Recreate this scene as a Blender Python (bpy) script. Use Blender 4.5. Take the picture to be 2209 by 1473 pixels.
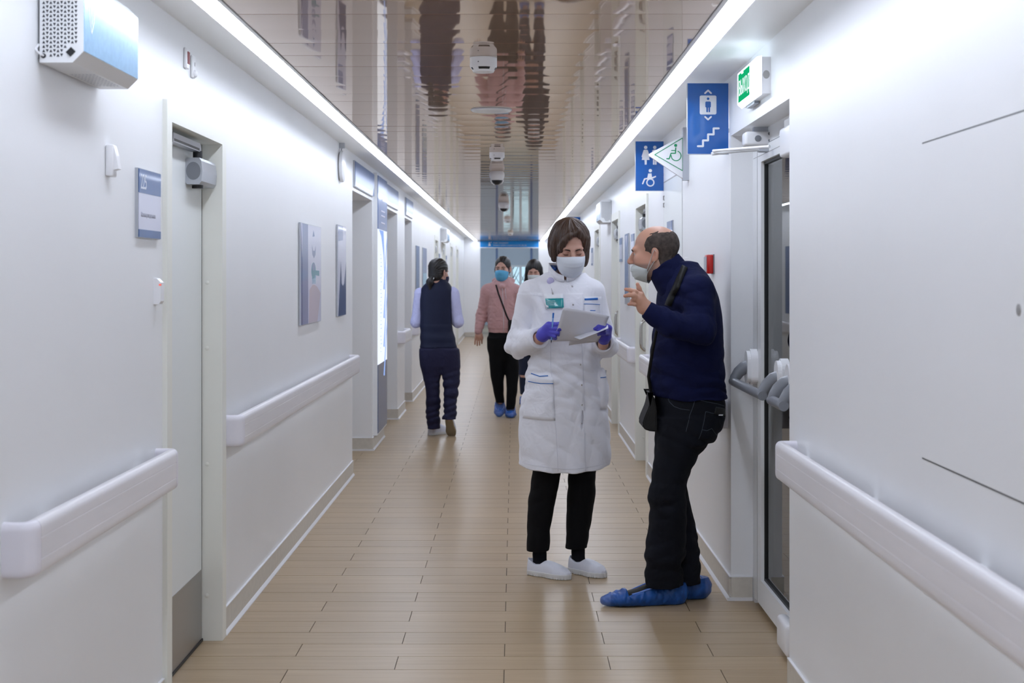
import bpy, bmesh, math, random
import numpy as np
from mathutils import Vector, Matrix
random.seed(7)
for o in list(bpy.data.objects): bpy.data.objects.remove(o)
S = bpy.context.scene
COL = S.collection
PI = math.pi
# ---------------------------------------------------------------- camera
FPX, CX, CY, EYE = 3150.0, 1109.0, 593.0, 1.45
cd = bpy.data.cameras.new('camera'); cam = bpy.data.objects.new('camera', cd); COL.objects.link(cam)
cam.location = (0, 0, EYE); cam.rotation_euler = (PI/2, 0, 0)
cd.sensor_fit = 'HORIZONTAL'; cd.sensor_width = 36.0; cd.lens = 36.0*FPX/2209
cd.shift_x = -(CX-1104.5)/2209; cd.shift_y = (CY-736.5)/2209
cd.clip_start = .05; cd.clip_end = 200
cd.dof.use_dof = True; cd.dof.focus_distance = 6.7; cd.dof.aperture_fstop = 6.3
S.camera = cam
# ---------------------------------------------------------------- world and exposure
W = bpy.data.worlds.new('world'); S.world = W; W.use_nodes = True
bg = W.node_tree.nodes['Background']; bg.inputs[0].default_value = (.62, .78, 1, 1); bg.inputs[1].default_value = 1.6
S.view_settings.view_transform = 'Standard'; S.view_settings.look = 'None'
S.view_settings.gamma = 1; S.view_settings.use_curve_mapping = False
S.view_settings.exposure = 0.0
STRIP_EMIT = 14.8
STRIP_COL = (.875, .955, 1.12)

def lin(c):
    return tuple((v/12.92 if v <= .04045 else ((v+.055)/1.055)**2.4) for v in c)
def rgb(r, g, b): return lin((r/255, g/255, b/255))
# ---------------------------------------------------------------- materials
def mat(name, col, rough=.5, metal=0., bump=0., bscale=200., emit=None, estr=0., spec=None, trans=0., vary=0., vscale=4., coat=0., attr=None, stretch=None, sheen=0., ior=None, sss=0., fold=None):
    m = bpy.data.materials.new(name); m.use_nodes = True
    nt = m.node_tree; b = nt.nodes['Principled BSDF']
    b.inputs['Base Color'].default_value = (*col, 1); b.inputs['Roughness'].default_value = rough; b.inputs['Metallic'].default_value = metal
    if spec is not None: b.inputs['Specular IOR Level'].default_value = spec
    if ior: b.inputs['IOR'].default_value = ior
    if trans: b.inputs['Transmission Weight'].default_value = trans
    if coat: b.inputs['Coat Weight'].default_value = coat; b.inputs['Coat Roughness'].default_value = .05
    if sheen: b.inputs['Sheen Weight'].default_value = sheen; b.inputs['Sheen Roughness'].default_value = .5
    if sss:
        b.inputs['Subsurface Weight'].default_value = sss; b.inputs['Subsurface Radius'].default_value = (.012, .005, .003); b.inputs['Subsurface Scale'].default_value = 1
    if emit: b.inputs['Emission Color'].default_value = (*emit, 1); b.inputs['Emission Strength'].default_value = estr
    tc = nt.nodes.new('ShaderNodeTexCoord'); mp = nt.nodes.new('ShaderNodeMapping'); nt.links.new(tc.outputs['Object'], mp.inputs[0])
    if stretch: mp.inputs['Scale'].default_value = stretch
    if attr:
        a = nt.nodes.new('ShaderNodeAttribute'); a.attribute_name = attr; nt.links.new(a.outputs['Color'], b.inputs['Base Color'])
    elif vary:
        n = nt.nodes.new('ShaderNodeTexNoise'); n.inputs['Scale'].default_value = vscale; n.inputs['Detail'].default_value = 6
        r = nt.nodes.new('ShaderNodeMapRange'); r.inputs[1].default_value = .3; r.inputs[2].default_value = .7; r.inputs[3].default_value = 1-vary; r.inputs[4].default_value = 1+vary
        x = nt.nodes.new('ShaderNodeVectorMath'); x.operation = 'SCALE'; x.inputs[0].default_value = col
        nt.links.new(mp.outputs[0], n.inputs['Vector']); nt.links.new(n.outputs[0], r.inputs[0]); nt.links.new(r.outputs[0], x.inputs['Scale']); nt.links.new(x.outputs[0], b.inputs['Base Color'])
    if bump:
        n2 = nt.nodes.new('ShaderNodeTexNoise'); n2.inputs['Scale'].default_value = bscale; n2.inputs['Detail'].default_value = 3
        bp = nt.nodes.new('ShaderNodeBump'); bp.inputs['Strength'].default_value = bump; bp.inputs['Distance'].default_value = .002
        nt.links.new(mp.outputs[0], n2.inputs['Vector']); nt.links.new(n2.outputs[0], bp.inputs['Height']); nt.links.new(bp.outputs[0], b.inputs['Normal'])
        if fold:
            n3 = nt.nodes.new('ShaderNodeTexNoise'); n3.inputs['Scale'].default_value = fold[0]; n3.inputs['Detail'].default_value = 2; n3.inputs['Distortion'].default_value = .8
            b3 = nt.nodes.new('ShaderNodeBump'); b3.inputs['Strength'].default_value = 1; b3.inputs['Distance'].default_value = fold[1]
            nt.links.new(tc.outputs['Object'], n3.inputs['Vector']); nt.links.new(n3.outputs[0], b3.inputs['Height']); nt.links.new(b3.outputs[0], bp.inputs['Normal'])
    return m
M = {}
M['wall'] = mat('wall_paint', (.885, .89, .90), .38, bump=.12, bscale=350, vary=.012, vscale=1.5, spec=.35)
M['soffit'] = mat('soffit_paint', (.90, .90, .885), .5, bump=.08, bscale=300)
M['white'] = mat('white_plastic', (.88, .88, .90), .28, bump=.03, bscale=90)
M['whitemetal'] = mat('white_enamel', (.86, .87, .88), .3, bump=.02, bscale=80)
M['rail'] = mat('rail_vinyl', (.83, .81, .835), .3, bump=.1, bscale=500, vary=.04, vscale=7, stretch=(1, .25, 3))
M['cap'] = mat('rail_cap_vinyl', (.82, .80, .86), .36, bump=.1, bscale=500)
M['frame'] = mat('door_frame_paint', (.86, .86, .79), .36, bump=.05, bscale=60)
M['leaf'] = mat('door_leaf_laminate', (.82, .845, .835), .33, bump=.06, bscale=200)
M['steel'] = mat('brushed_steel', (.42, .41, .40), .34, 1., bump=.15, bscale=60, stretch=(1, 1, 12))
M['chrome'] = mat('satin_chrome', (.55, .53, .50), .22, 1.)
M['silver'] = mat('silver_enamel', (.48, .50, .54), .35, .6)
M['grey'] = mat('grey_plastic', (.20, .21, .235), .34)
M['midgrey'] = mat('mid_grey_plastic', (.42, .41, .40), .45)
M['black'] = mat('black_plastic', (.012, .012, .014), .4)
M['dark'] = mat('dark_void', (.01, .012, .02), .6)
M['skirt'] = mat('skirting_vinyl', (.64, .60, .53), .35, vary=.05, vscale=30, bump=.05, bscale=150)
M['seal'] = mat('white_sealant', (.85, .85, .87), .3)
M['blue'] = mat('sign_blue', rgb(0, 90, 174), .22, vary=.03, vscale=30, coat=.3)
M['blue2'] = mat('plate_blue', rgb(40, 88, 150), .3, vary=.05, vscale=8, coat=.18)
M['navyprint'] = mat('print_navy', rgb(20, 62, 118), .35, coat=.3, vary=.1, vscale=6)
M['palepaper'] = mat('print_pale', rgb(214, 216, 234), .35, coat=.3, vary=.02)
M['signwhite'] = mat('sign_white', (.80, .82, .86), .4)
M['greytext'] = mat('print_grey', (.50, .52, .58), .4)
M['green'] = mat('sign_green', rgb(6, 145, 92), .35)
M['red'] = mat('red_plastic', rgb(190, 28, 20), .3)
M['darkred'] = mat('red_translucent', rgb(130, 18, 24), .4)
M['gasket'] = mat('rubber_gasket', (.01, .011, .013), .5)
M['lobby'] = mat('lobby_paint', rgb(206, 214, 224), .5, vary=.02)
M['bluepanel'] = mat('pale_blue_panel', rgb(150, 196, 232), .2, coat=.5, vary=.05, vscale=60)

def ceil_mat():
    m = bpy.data.materials.new('ceiling_panel_gloss'); m.use_nodes = True; nt = m.node_tree; nt.nodes.remove(nt.nodes['Principled BSDF']); L = nt.links.new
    d = nt.nodes.new('ShaderNodeBsdfDiffuse'); d.inputs[0].default_value = (.42, .29, .215, 1)
    b = nt.nodes.new('ShaderNodeBsdfGlossy'); b.inputs['Roughness'].default_value = .035; b.inputs['Color'].default_value = (.97, .90, .83, 1)
    lw = nt.nodes.new('ShaderNodeLayerWeight'); lw.inputs[0].default_value = .5
    mr = nt.nodes.new('ShaderNodeMapRange'); mr.inputs[1].default_value = .78; mr.inputs[2].default_value = .98; mr.inputs[3].default_value = .46; mr.inputs[4].default_value = .74; L(lw.outputs['Facing'], mr.inputs[0])
    mx = nt.nodes.new('ShaderNodeMixShader'); L(mr.outputs[0], mx.inputs[0]); L(d.outputs[0], mx.inputs[1]); L(b.outputs[0], mx.inputs[2]); L(mx.outputs[0], nt.nodes['Material Output'].inputs[0])
    g = nt.nodes.new('ShaderNodeNewGeometry'); mp = nt.nodes.new('ShaderNodeMapping'); mp.inputs['Scale'].default_value = (1.8, 6, 1)
    n = nt.nodes.new('ShaderNodeTexNoise'); n.inputs['Scale'].default_value = 1.; n.inputs['Detail'].default_value = 0.
    bp = nt.nodes.new('ShaderNodeBump'); bp.inputs['Strength'].default_value = 1; bp.inputs['Distance'].default_value = .0005
    L(g.outputs['Position'], mp.inputs[0]); L(mp.outputs[0], n.inputs['Vector']); L(n.outputs[0], bp.inputs['Height']); L(bp.outputs[0], b.inputs['Normal'])
    return m
M['ceil'] = ceil_mat()

def plank_mat():
    m = bpy.data.materials.new('wood_plank_tile'); m.use_nodes = True; nt = m.node_tree; b = nt.nodes['Principled BSDF']; L = nt.links.new
    g = nt.nodes.new('ShaderNodeNewGeometry'); oi = nt.nodes.new('ShaderNodeObjectInfo')
    ad = nt.nodes.new('ShaderNodeMath'); ad.operation = 'ADD'; L(g.outputs['Random Per Island'], ad.inputs[0]); L(oi.outputs['Random'], ad.inputs[1])
    fr = nt.nodes.new('ShaderNodeMath'); fr.operation = 'FRACT'; L(ad.outputs[0], fr.inputs[0])
    off = nt.nodes.new('ShaderNodeVectorMath'); off.operation = 'ADD'
    cx = nt.nodes.new('ShaderNodeCombineXYZ'); sc = nt.nodes.new('ShaderNodeMath'); sc.operation = 'MULTIPLY'; sc.inputs[1].default_value = 37
    L(fr.outputs[0], sc.inputs[0]); L(sc.outputs[0], cx.inputs[2]); L(g.outputs['Position'], off.inputs[0]); L(cx.outputs[0], off.inputs[1])
    mp = nt.nodes.new('ShaderNodeMapping'); mp.inputs['Scale'].default_value = (1.6, 34, 1); L(off.outputs[0], mp.inputs[0])
    n = nt.nodes.new('ShaderNodeTexNoise'); n.inputs['Scale'].default_value = 1.; n.inputs['Detail'].default_value = 7; n.inputs['Roughness'].default_value = .62; L(mp.outputs[0], n.inputs['Vector'])
    cr = nt.nodes.new('ShaderNodeValToRGB'); e = cr.color_ramp.elements
    e[0].position = .25; e[0].color = (*rgb(165, 141, 109), 1); e[1].position = .75; e[1].color = (*rgb(184, 162, 130), 1); L(n.outputs[0], cr.inputs[0])
    hv = nt.nodes.new('ShaderNodeMapRange'); hv.inputs[3].default_value = .95; hv.inputs[4].default_value = 1.05; L(fr.outputs[0], hv.inputs[0])
    mx = nt.nodes.new('ShaderNodeVectorMath'); mx.operation = 'SCALE'; L(cr.outputs[0], mx.inputs[0]); L(hv.outputs[0], mx.inputs['Scale']); L(mx.outputs[0], b.inputs['Base Color'])
    b.inputs['Roughness'].default_value = .34; b.inputs['Specular IOR Level'].default_value = .45
    bp = nt.nodes.new('ShaderNodeBump'); bp.inputs['Strength'].default_value = .12; bp.inputs['Distance'].default_value = .001; L(n.outputs[0], bp.inputs['Height']); L(bp.outputs[0], b.inputs['Normal'])
    return m
M['plank'] = plank_mat()
M['joint'] = mat('joint_grout', (.10, .075, .05), .8, bump=.1, bscale=100)
def emis(name, col, s):
    m = bpy.data.materials.new(name); m.use_nodes = True; nt = m.node_tree; nt.nodes.remove(nt.nodes['Principled BSDF'])
    e = nt.nodes.new('ShaderNodeEmission'); e.inputs[0].default_value = (*col, 1); e.inputs[1].default_value = s
    nt.links.new(e.outputs[0], nt.nodes['Material Output'].inputs[0]); return m
M['strip'] = emis('light_diffuser', STRIP_COL, STRIP_EMIT)
M['boxlit'] = emis('lit_panel_white', (.82, .88, 1), 1.15)
M['boxblue'] = emis('lit_panel_blue', rgb(158, 188, 252), 1.0)
M['exitlit'] = emis('exit_lit_white', (.72, .86, 1), 4.5)
M['exitgreen'] = emis('exit_lit_green', rgb(20, 170, 110), 1.1)
def glass_mat():
    m = bpy.data.materials.new('clear_glass'); m.use_nodes = True; nt = m.node_tree; nt.nodes.remove(nt.nodes['Principled BSDF'])
    t = nt.nodes.new('ShaderNodeBsdfTransparent'); t.inputs[0].default_value = (.80, .87, .85, 1)
    g = nt.nodes.new('ShaderNodeBsdfGlossy'); g.inputs['Roughness'].default_value = .01
    f = nt.nodes.new('ShaderNodeFresnel'); f.inputs[0].default_value = 1.5
    mx = nt.nodes.new('ShaderNodeMixShader'); nt.links.new(f.outputs[0], mx.inputs[0]); nt.links.new(t.outputs[0], mx.inputs[1]); nt.links.new(g.outputs[0], mx.inputs[2])
    nt.links.new(mx.outputs[0], nt.nodes['Material Output'].inputs[0]); return m
M['glass'] = glass_mat()

# ---------------------------------------------------------------- mesh helpers
class MB:
    def __init__(s): s.v = []; s.f = []
    def add(s, vs, fs):
        n = len(s.v); s.v += [tuple(v) for v in vs]; s.f += [tuple(i+n for i in f) for f in fs]; return s
    def box(s, x0, x1, y0, y1, z0, z1):
        x0, x1 = min(x0, x1), max(x0, x1); y0, y1 = min(y0, y1), max(y0, y1); z0, z1 = min(z0, z1), max(z0, z1)
        return s.add([(x0,y0,z0),(x1,y0,z0),(x1,y1,z0),(x0,y1,z0),(x0,y0,z1),(x1,y0,z1),(x1,y1,z1),(x0,y1,z1)],
                     [(0,3,2,1),(4,5,6,7),(0,1,5,4),(1,2,6,5),(2,3,7,6),(3,0,4,7)])
    def rbox(s, x0, x1, y0, y1, z0, z1, r=.004, seg=2):
        b = bmesh.new(); bmesh.ops.create_cube(b, size=1)
        bmesh.ops.scale(b, vec=(abs(x1-x0), abs(y1-y0), abs(z1-z0)), verts=b.verts)
        bmesh.ops.bevel(b, geom=b.edges[:], offset=r, segments=seg, profile=.5, affect='EDGES')
        bmesh.ops.translate(b, vec=((x0+x1)/2, (y0+y1)/2, (z0+z1)/2), verts=b.verts)
        return s.bm(b)
    def bm(s, b):
        b.verts.index_update(); s.add([v.co[:] for v in b.verts], [[v.index for v in f.verts] for f in b.faces]); b.free(); return s
    def prism(s, poly, fn, a0, a1):            # poly of 2-D points, fn(p, q, a) -> xyz
        n = len(poly); vs = [fn(p, q, a0) for p, q in poly]+[fn(p, q, a1) for p, q in poly]
        return s.add(vs, [tuple(range(n-1, -1, -1)), tuple(range(n, 2*n))]+[(i, (i+1) % n, n+(i+1) % n, n+i) for i in range(n)])
    def tube(s, pts, r, n=10, closed=False):
        pts = [Vector(p) for p in pts]; m = len(pts); rs = r if isinstance(r, (list, tuple)) else [r]*m
        vs = []; up = None
        for i, p in enumerate(pts):
            t = (pts[(i+1) % m if closed else min(i+1, m-1)]-pts[(i-1) % m if closed else max(i-1, 0)]).normalized()
            if up is None: up = t.orthogonal().normalized()
            up = (up-t*up.dot(t)); up = up.normalized() if up.length > 1e-6 else t.orthogonal().normalized()
            bi = t.cross(up)
            vs += [p+(up*math.cos(2*PI*k/n)+bi*math.sin(2*PI*k/n))*rs[i] for k in range(n)]
        fs = [(i*n+k, i*n+(k+1) % n, (i+1)*n+(k+1) % n, (i+1)*n+k) for i in range(m-1) for k in range(n)]
        if closed: fs += [((m-1)*n+k, (m-1)*n+(k+1) % n, (k+1) % n, k) for k in range(n)]
        else: fs += [tuple(range(n-1, -1, -1)), tuple((m-1)*n+k for k in range(n))]
        return s.add(vs, fs)
    def lathe(s, prof, fn, n=28):              # prof [(r, h)], fn(u, v, h) -> xyz
        vs = [fn(r*math.cos(2*PI*k/n), r*math.sin(2*PI*k/n), h) for r, h in prof for k in range(n)]; m = len(prof)
        fs = [(i*n+k, i*n+(k+1) % n, (i+1)*n+(k+1) % n, (i+1)*n+k) for i in range(m-1) for k in range(n)]
        fs += [tuple(range(n-1, -1, -1)), tuple((m-1)*n+k for k in range(n))]
        return s.add(vs, fs)
    def build(s, name, m, parent=None, smooth=False, kind=None):
        me = bpy.data.meshes.new(name); me.from_pydata(s.v, [], s.f); me.update()
        b = bmesh.new(); b.from_mesh(me); bmesh.ops.recalc_face_normals(b, faces=b.faces); b.to_mesh(me); b.free()
        if smooth:
            me.polygons.foreach_set('use_smooth', [True]*len(me.polygons))
            try: me.set_sharp_from_angle(angle=math.radians(42))
            except Exception: pass
        me.materials.append(m if not isinstance(m, str) else M[m])
        o = bpy.data.objects.new(name, me); COL.objects.link(o)
        if parent: o.parent = parent; o.matrix_parent_inverse = parent.matrix_world.inverted()
        if kind: o['kind'] = kind
        return o
def empty(name, loc=(0, 0, 0)):
    o = bpy.data.objects.new(name, None); COL.objects.link(o); o.location = loc; o.empty_display_size = .05
    o.matrix_world = Matrix.Translation(loc); return o
def tag(o, label, cat, group=None):
    o['label'] = label; o['category'] = cat
    if group: o['group'] = group
    return o
def struct(o): o['kind'] = 'structure'; return o
def copy_tree(o, parent=None):
    c = o.copy(); COL.objects.link(c)
    if parent: c.parent = parent
    for ch in list(o.children): copy_tree(ch, c)
    return c
def px(x, y, Y): return Vector(((x-CX)/FPX*Y, Y, EYE-(y-CY)/FPX*Y))

XL, XR = -1.172, .967
ZS, ZC = 2.335, 2.25                   # soffit, glossy ceiling
YB, YE = -4.0, 34.3
SX = {-1: XL, 1: XR}
# ---------------------------------------------------------------- lamps: the two continuous light strips
def strip(x0, x1, label, side):
    r = empty('linear_light', ((x0+x1)/2, 4, ZS)); tag(r, label, 'ceiling light')
    m = MB(); y = YB+.2
    while y < YE-.1:
        y2 = min(y+2.4, YE-.06); m.add([(x0, y, ZC-.001), (x0, y2, ZC-.001), (x1, y2, ZC-.001), (x1, y, ZC-.001)], [(0, 1, 2, 3)])
        xo = x0-.0032 if side < 0 else x1+.0032; m.add([(xo, y, ZC-.001), (xo, y2, ZC-.001), (xo, y2, ZC+.003), (xo, y, ZC+.003)], [(0, 1, 2, 3)]); y = y2   # unseen glowing side face, added to brighten soffit and upper wall
    m.build('diffuser', 'strip', r); return r
lightL = strip(-.932, -.864, 'glowing white light strip along the left edge of the ceiling', -1)
lightR = strip(.624, .696, 'glowing white light strip along the right edge of the ceiling', 1)
for L_, xa, xb in ((lightL, -.932, -.864), (lightR, .624, .696)):
    MB().box(xa-.0005, xb+.0005, YB, YE, ZC+.001, ZS-.001).build('housing', 'whitemetal', L_)

# ---------------------------------------------------------------- room shell
DOORS_L = [(4.937, 5.789)]+[(e-.85, e) for e in (22.3, 24.6, 27.55, 30.3)]
LIFTS = [(10.58, 12.05), (13.09, 14.65), (15.64, 16.72)]
DOORS_R = [(e-.85, e) for e in (11.42, 14.23, 17.26, 21.0, 24.5, 28.4)]
GLASSDOOR = (5.128, 6.51)
DTOP = 1.967
def wall(side, ops, name):
    m = MB(); X0 = SX[side]; X1 = X0+side*.7; y = YB
    for a, b, top in sorted(ops):
        m.box(X0, X1, y, a, 0, ZS+.1); m.box(X0, X1, a, b, top, ZS+.1); y = b
    m.box(X0, X1, y, YE+.2, 0, ZS+.1)
    return struct(m.build(name, 'wall'))
wL = wall(-1, [(a-.03, b+.03, DTOP+.03) for a, b in DOORS_L]+[(a, b, 2.064) for a, b in LIFTS], 'wall_left')
wR = wall(1, [(a-.03, b+.03, DTOP+.03) for a, b in DOORS_R]+[(*GLASSDOOR, 2.07)], 'wall_right')
struct(MB().box(XL-.7, XR+.7, YB-.2, YB, 0, 2.5).build('wall_back', 'wall'))
# end wall with the opening to the lobby
EX0, EX1, EZ = -.795, .577, 2.10
struct(MB().box(XL, EX0, YE, YE+.25, 0, ZS+.1).box(EX1, XR, YE, YE+.25, 0, ZS+.1).box(EX0, EX1, YE, YE+.25, EZ, ZS+.1).build('wall_end', 'wall'))
# soffit band, and the structural slab
sof = struct(MB().box(XL-.7, -.9, YB, YE, ZS, ZS+.1).box(.66, XR+.7, YB, YE, ZS, ZS+.1).box(-.9, .66, YB, YE, ZS+.08, ZS+.1).build('ceiling', 'soffit'))
CX0, CX1 = -.862, .622
o = struct(MB().box(CX0, CX0+.011, YB, YE, ZC-.004, ZS+.06).box(CX1-.014, CX1, YB, YE, ZC-.004, ZS+.06).build('trim_1', 'whitemetal'))
MB().box(CX0+.011, CX0+.0135, YB, YE, ZC-.001, ZC+.02).box(CX1-.0165, CX1-.014, YB, YE, ZC-.001, ZC+.02).build('shadow_gap', 'grey', o)
# glossy transverse ceiling panels, each slightly bowed
PITCH = .2815; m = MB(); n = 8; w = PITCH-.004
vs = []
for i in range(n+1):
    t = i/n*2-1; y = t*w/2; z = .00045*(t*t)
    vs += [(CX0+.012, y, z), (CX1-.016, y, z)]
fs = [(2*i, 2*i+1, 2*i+3, 2*i+2) for i in range(n)]
k = len(vs); vs += [(CX0+.012, -w/2, .02), (CX1-.016, -w/2, .02), (CX0+.012, w/2, .02), (CX1-.016, w/2, .02)]
fs += [(0, k, k+1, 1), (2*n, 2*n+1, k+3, k+2)]
slat0 = MB().add(vs, fs).build('ceiling_panel', 'ceil', sof, smooth=True)
yy = 5.047-PITCH*14+PITCH/2; first = True
while yy+PITCH/2 < YE:
    o = slat0 if first else slat0.copy()
    if not first: COL.objects.link(o); o.parent = sof
    o.location = (0, yy, ZC); o.rotation_euler = (math.radians(random.uniform(-.07, .07)), math.radians(random.uniform(-.05, .05)), 0)
    first = False; yy += PITCH
MB().box(CX0+.012, CX1-.016, YB, YE, ZC+.03, ZC+.04).build('backing', 'dark', sof)

# floor: joints below, planks above
floor = struct(MB().box(-2.2, 2.2, YB-.2, YE+12, -.1, -.003).build('floor', 'joint'))
RP, PL = .1864, .795
def plank_box(m, x0, x1, y0, y1):
    g = .0016
    return m.box(x0+g, x1-g, y0+g, y1-g, -.006, 0)
full = plank_box(MB(), 0, PL, 0, RP).build('plank', 'plank', floor); used = False
field = MB()
nrow0 = int((YB-5.367)/RP)-1
for r in range(nrow0, int((YE+8-5.367)/RP)+1):
    y0 = 5.367+r*RP; a = -.44 if r % 2 == 0 else -.0365
    a -= PL*2
    while a < 1.15:
        x0, x1 = max(a, -1.55), min(a+PL, 1.25)
        if x1-x0 > .02:
            if -2 <= r <= 21:
                if x1-x0 > PL-1e-6:
                    o = full if not used else full.copy()
                    if used: COL.objects.link(o); o.parent = floor
                    used = True; o.location = (a, y0, random.uniform(-.0004, 0))
                else:
                    plank_box(MB(), x0, x1, y0, y0+RP).build('plank', 'plank', floor)
            else: plank_box(field, x0, x1, y0, y0+RP)
        a += PL
field.build('plank_field', 'plank', floor, kind='stuff')

# skirting
def skirting(side, ops, name):
    b, t = MB(), MB(); X = SX[side]
    y = YB
    segs = []
    for a, c in sorted(ops): segs.append((y, a)); y = c
    segs.append((y, YE))
    for a, c in segs:
        b.box(X, X-side*.008, a, c, .012, .104)
        t.box(X, X-side*.009, a, c, .104, .108).prism([(0, 0), (0, .016), (.009, .016), (.018, .004), (.018, 0)], lambda p, q, s, X=X: (X-side*p, s, q), a, c)
    return b, t
sk, st = skirting(-1, [(a-.075, c+.075) for a, c in DOORS_L]+LIFTS, 'l')
for a, c in LIFTS:
    sk.box(XL, XL-.34, c, c-.008, .012, .104); st.box(XL+.009, XL-.34, c, c-.009, .104, .108); st.box(XL+.018, XL-.34, c, c-.014, 0, .014)
o = struct(sk.build('baseboard_left', 'skirt')); st.build('seal_strip', 'seal', o)
sk, st = skirting(1, [(a-.075, c+.075) for a, c in DOORS_R]+[GLASSDOOR, (8.37, 9.45)], 'r')
a, c = GLASSDOOR
sk.box(XR, XR+.095, c, c-.008, .012, .104); st.box(XR-.009, XR+.095, c, c-.009, .104, .108); st.box(XR-.018, XR+.095, c, c-.014, 0, .014)
o = struct(sk.build('baseboard_right', 'skirt')); st.build('seal_strip', 'seal', o)
sk = MB().box(XL, EX0, YE, YE-.008, .012, .104).box(EX1, XR, YE, YE-.008, .012, .104); o = struct(sk.build('baseboard_end', 'skirt'))

# ---------------------------------------------------------------- hinged doors
dn = [0]
def door(side, a, b, detail=2):
    dn[0] += 1
    X = SX[side]; P = lambda d: X+side*d            # d: depth into the wall
    r = struct(empty('door_%d' % dn[0], (P(0), (a+b)/2, 0)))
    f = MB(); fp = -.016; D = .066
    f.box(P(fp), P(D+.05), a-.07, a, 0, DTOP+.07); f.box(P(fp), P(D+.05), b, b+.075, 0, DTOP+.07); f.box(P(fp), P(D+.05), a, b, DTOP, DTOP+.07)
    f.build('frame', 'frame', r)
    lf = MB().box(P(D), P(D+.045), a+.003, b-.006, .008, DTOP-.003).build('leaf', 'leaf', r)
    MB().box(P(D-.0005), P(D+.04), b-.006, b-.001, .004, DTOP-.003).build('gasket', 'gasket', r)
    MB().box(P(D-.002), P(D), a+.01, b-.008, .012, .285).build('kick_plate', 'steel', lf)
    MB().box(P(D-.006), P(D+.02), a+.004, b-.004, .001, .011).build('drop_seal', 'gasket', lf)
    # D handle
    hy = a+.075 if side < 0 else b-.10; z0, z1 = .865, 1.10; q = .05
    pts = [(P(D), hy, z0), (P(D-q*.5), hy, z0+.004), (P(D-q*.9), hy, z0+.025), (P(D-q), hy, z0+.06), (P(D-q), hy, z1-.06), (P(D-q*.9), hy, z1-.025), (P(D-q*.5), hy, z1-.004), (P(D), hy, z1)]
    MB().tube(pts, .0125, 12).build('handle', 'chrome', lf, smooth=True)
    # closer body on the leaf and slide rail on the frame head
    cy0, cy1 = b-.29, b-.02
    zb = DTOP-.175; zt = DTOP-.075
    prof = [(0, zb+.006), (.006, zb), (.052, zb), (.060, zb+.012), (.064, (zb+zt)/2), (.060, zt-.012), (.052, zt), (.006, zt), (0, zt-.006)]
    cl = MB().prism(prof, lambda p, q2, s: (P(D-p), s, q2), cy0, cy1).build('closer_body', 'silver', r)
    MB().lathe([(.034, 0), (.034, .002)], lambda u, v, h: (P(D-.03+u*.8), cy0-h, (zb+zt)/2+v), 20).lathe([(.005, 0), (.005, .004)], lambda u, v, h: (P(D-.03+u), cy0-h, zt-.025+v), 8).lathe([(.005, 0), (.005, .004)], lambda u, v, h: (P(D-.03+u), cy0-h, zb+.025+v), 8).build('end_disc', 'grey', cl)
    MB().lathe([(.022, 0), (.022, .012)], lambda u, v, h: (P(D-.03+u), cy0+.075+v, zb-h), 16).lathe([(.018, 0), (.018, .03)], lambda u, v, h: (P(D-.03+u), cy0+.075+v, zt+h), 16).build('spindle', 'black', cl, smooth=True)
    rl = MB().box(P(D-.008), P(D-.042), a+.18, b-.22, DTOP-.048, DTOP-.016).build('closer_rail', 'silver', r)
    MB().box(P(D-.007), P(D-.043), a+.165, a+.181, DTOP-.05, DTOP-.014).box(P(D-.0425), P(D-.0428), a+.2, b-.24, DTOP-.045, DTOP-.036).build('rail_cap', 'black', rl)
    MB().box(P(D-.02), P(D-.04), a+.25, cy0+.09, zt+.03, zt+.04).build('closer_arm', 'silver', r)
    # screw caps on the far jamb
    sc = MB()
    for z in (.18, .70, 1.16, 1.42): sc.lathe([(.008, 0), (.008, .002), (.004, .004)], lambda u, v, h, z=z: (P(.045+u), b-h, z+v), 12)
    sc.build('screw_cap', 'frame', r, smooth=True)
    return r
for a, b in DOORS_L: door(-1, a, b)
for a, b in DOORS_R: door(1, a, b)
# lift landing doors
for a, b in LIFTS:
    dn[0] += 1; r = struct(empty('door_%d' % dn[0], (XL-.34, (a+b)/2, 0)))
    MB().box(XL-.34, XL-.5, a, a+.12, 0, 2.064).box(XL-.34, XL-.5, b-.12, b, 0, 2.064).box(XL-.34, XL-.5, a+.12, b-.12, 1.98, 2.064).build('frame', 'whitemetal', r)
    mid = (a+b)/2
    MB().box(XL-.42, XL-.45, a+.12, mid-.002, 0, 1.98).build('sliding_panel', 'steel', r)
    MB().box(XL-.42, XL-.45, mid+.002, b-.12, 0, 1.98).build('sliding_panel', 'steel', r)
# flush service door in the right wall
dn[0] += 1; r = struct(empty('door_%d' % dn[0], (XR, 8.91, 0)))
MB().box(XR-.002, XR+.01, 8.40, 9.42, .01, 2.04).build('leaf', 'leaf', r)
MB().box(XR-.001, XR+.01, 8.385, 8.395, 0, 2.05).box(XR-.001, XR+.01, 9.425, 9.435, 0, 2.05).box(XR-.001, XR+.01, 8.385, 9.435, 2.041, 2.049).build('gap', 'midgrey', r)
MB().tube([(XR-.003, 9.36, 1.885), (XR-.009, 9.36, 1.885), (XR-.009, 9.36, 1.91), (XR-.003, 9.36, 1.91)], .004, 6).tube([(XR-.003, 9.36, 1.93), (XR-.009, 9.36, 1.93), (XR-.009, 9.36, 1.955), (XR-.003, 9.36, 1.955)], .004, 6).build('hook', 'steel', r)

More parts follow.
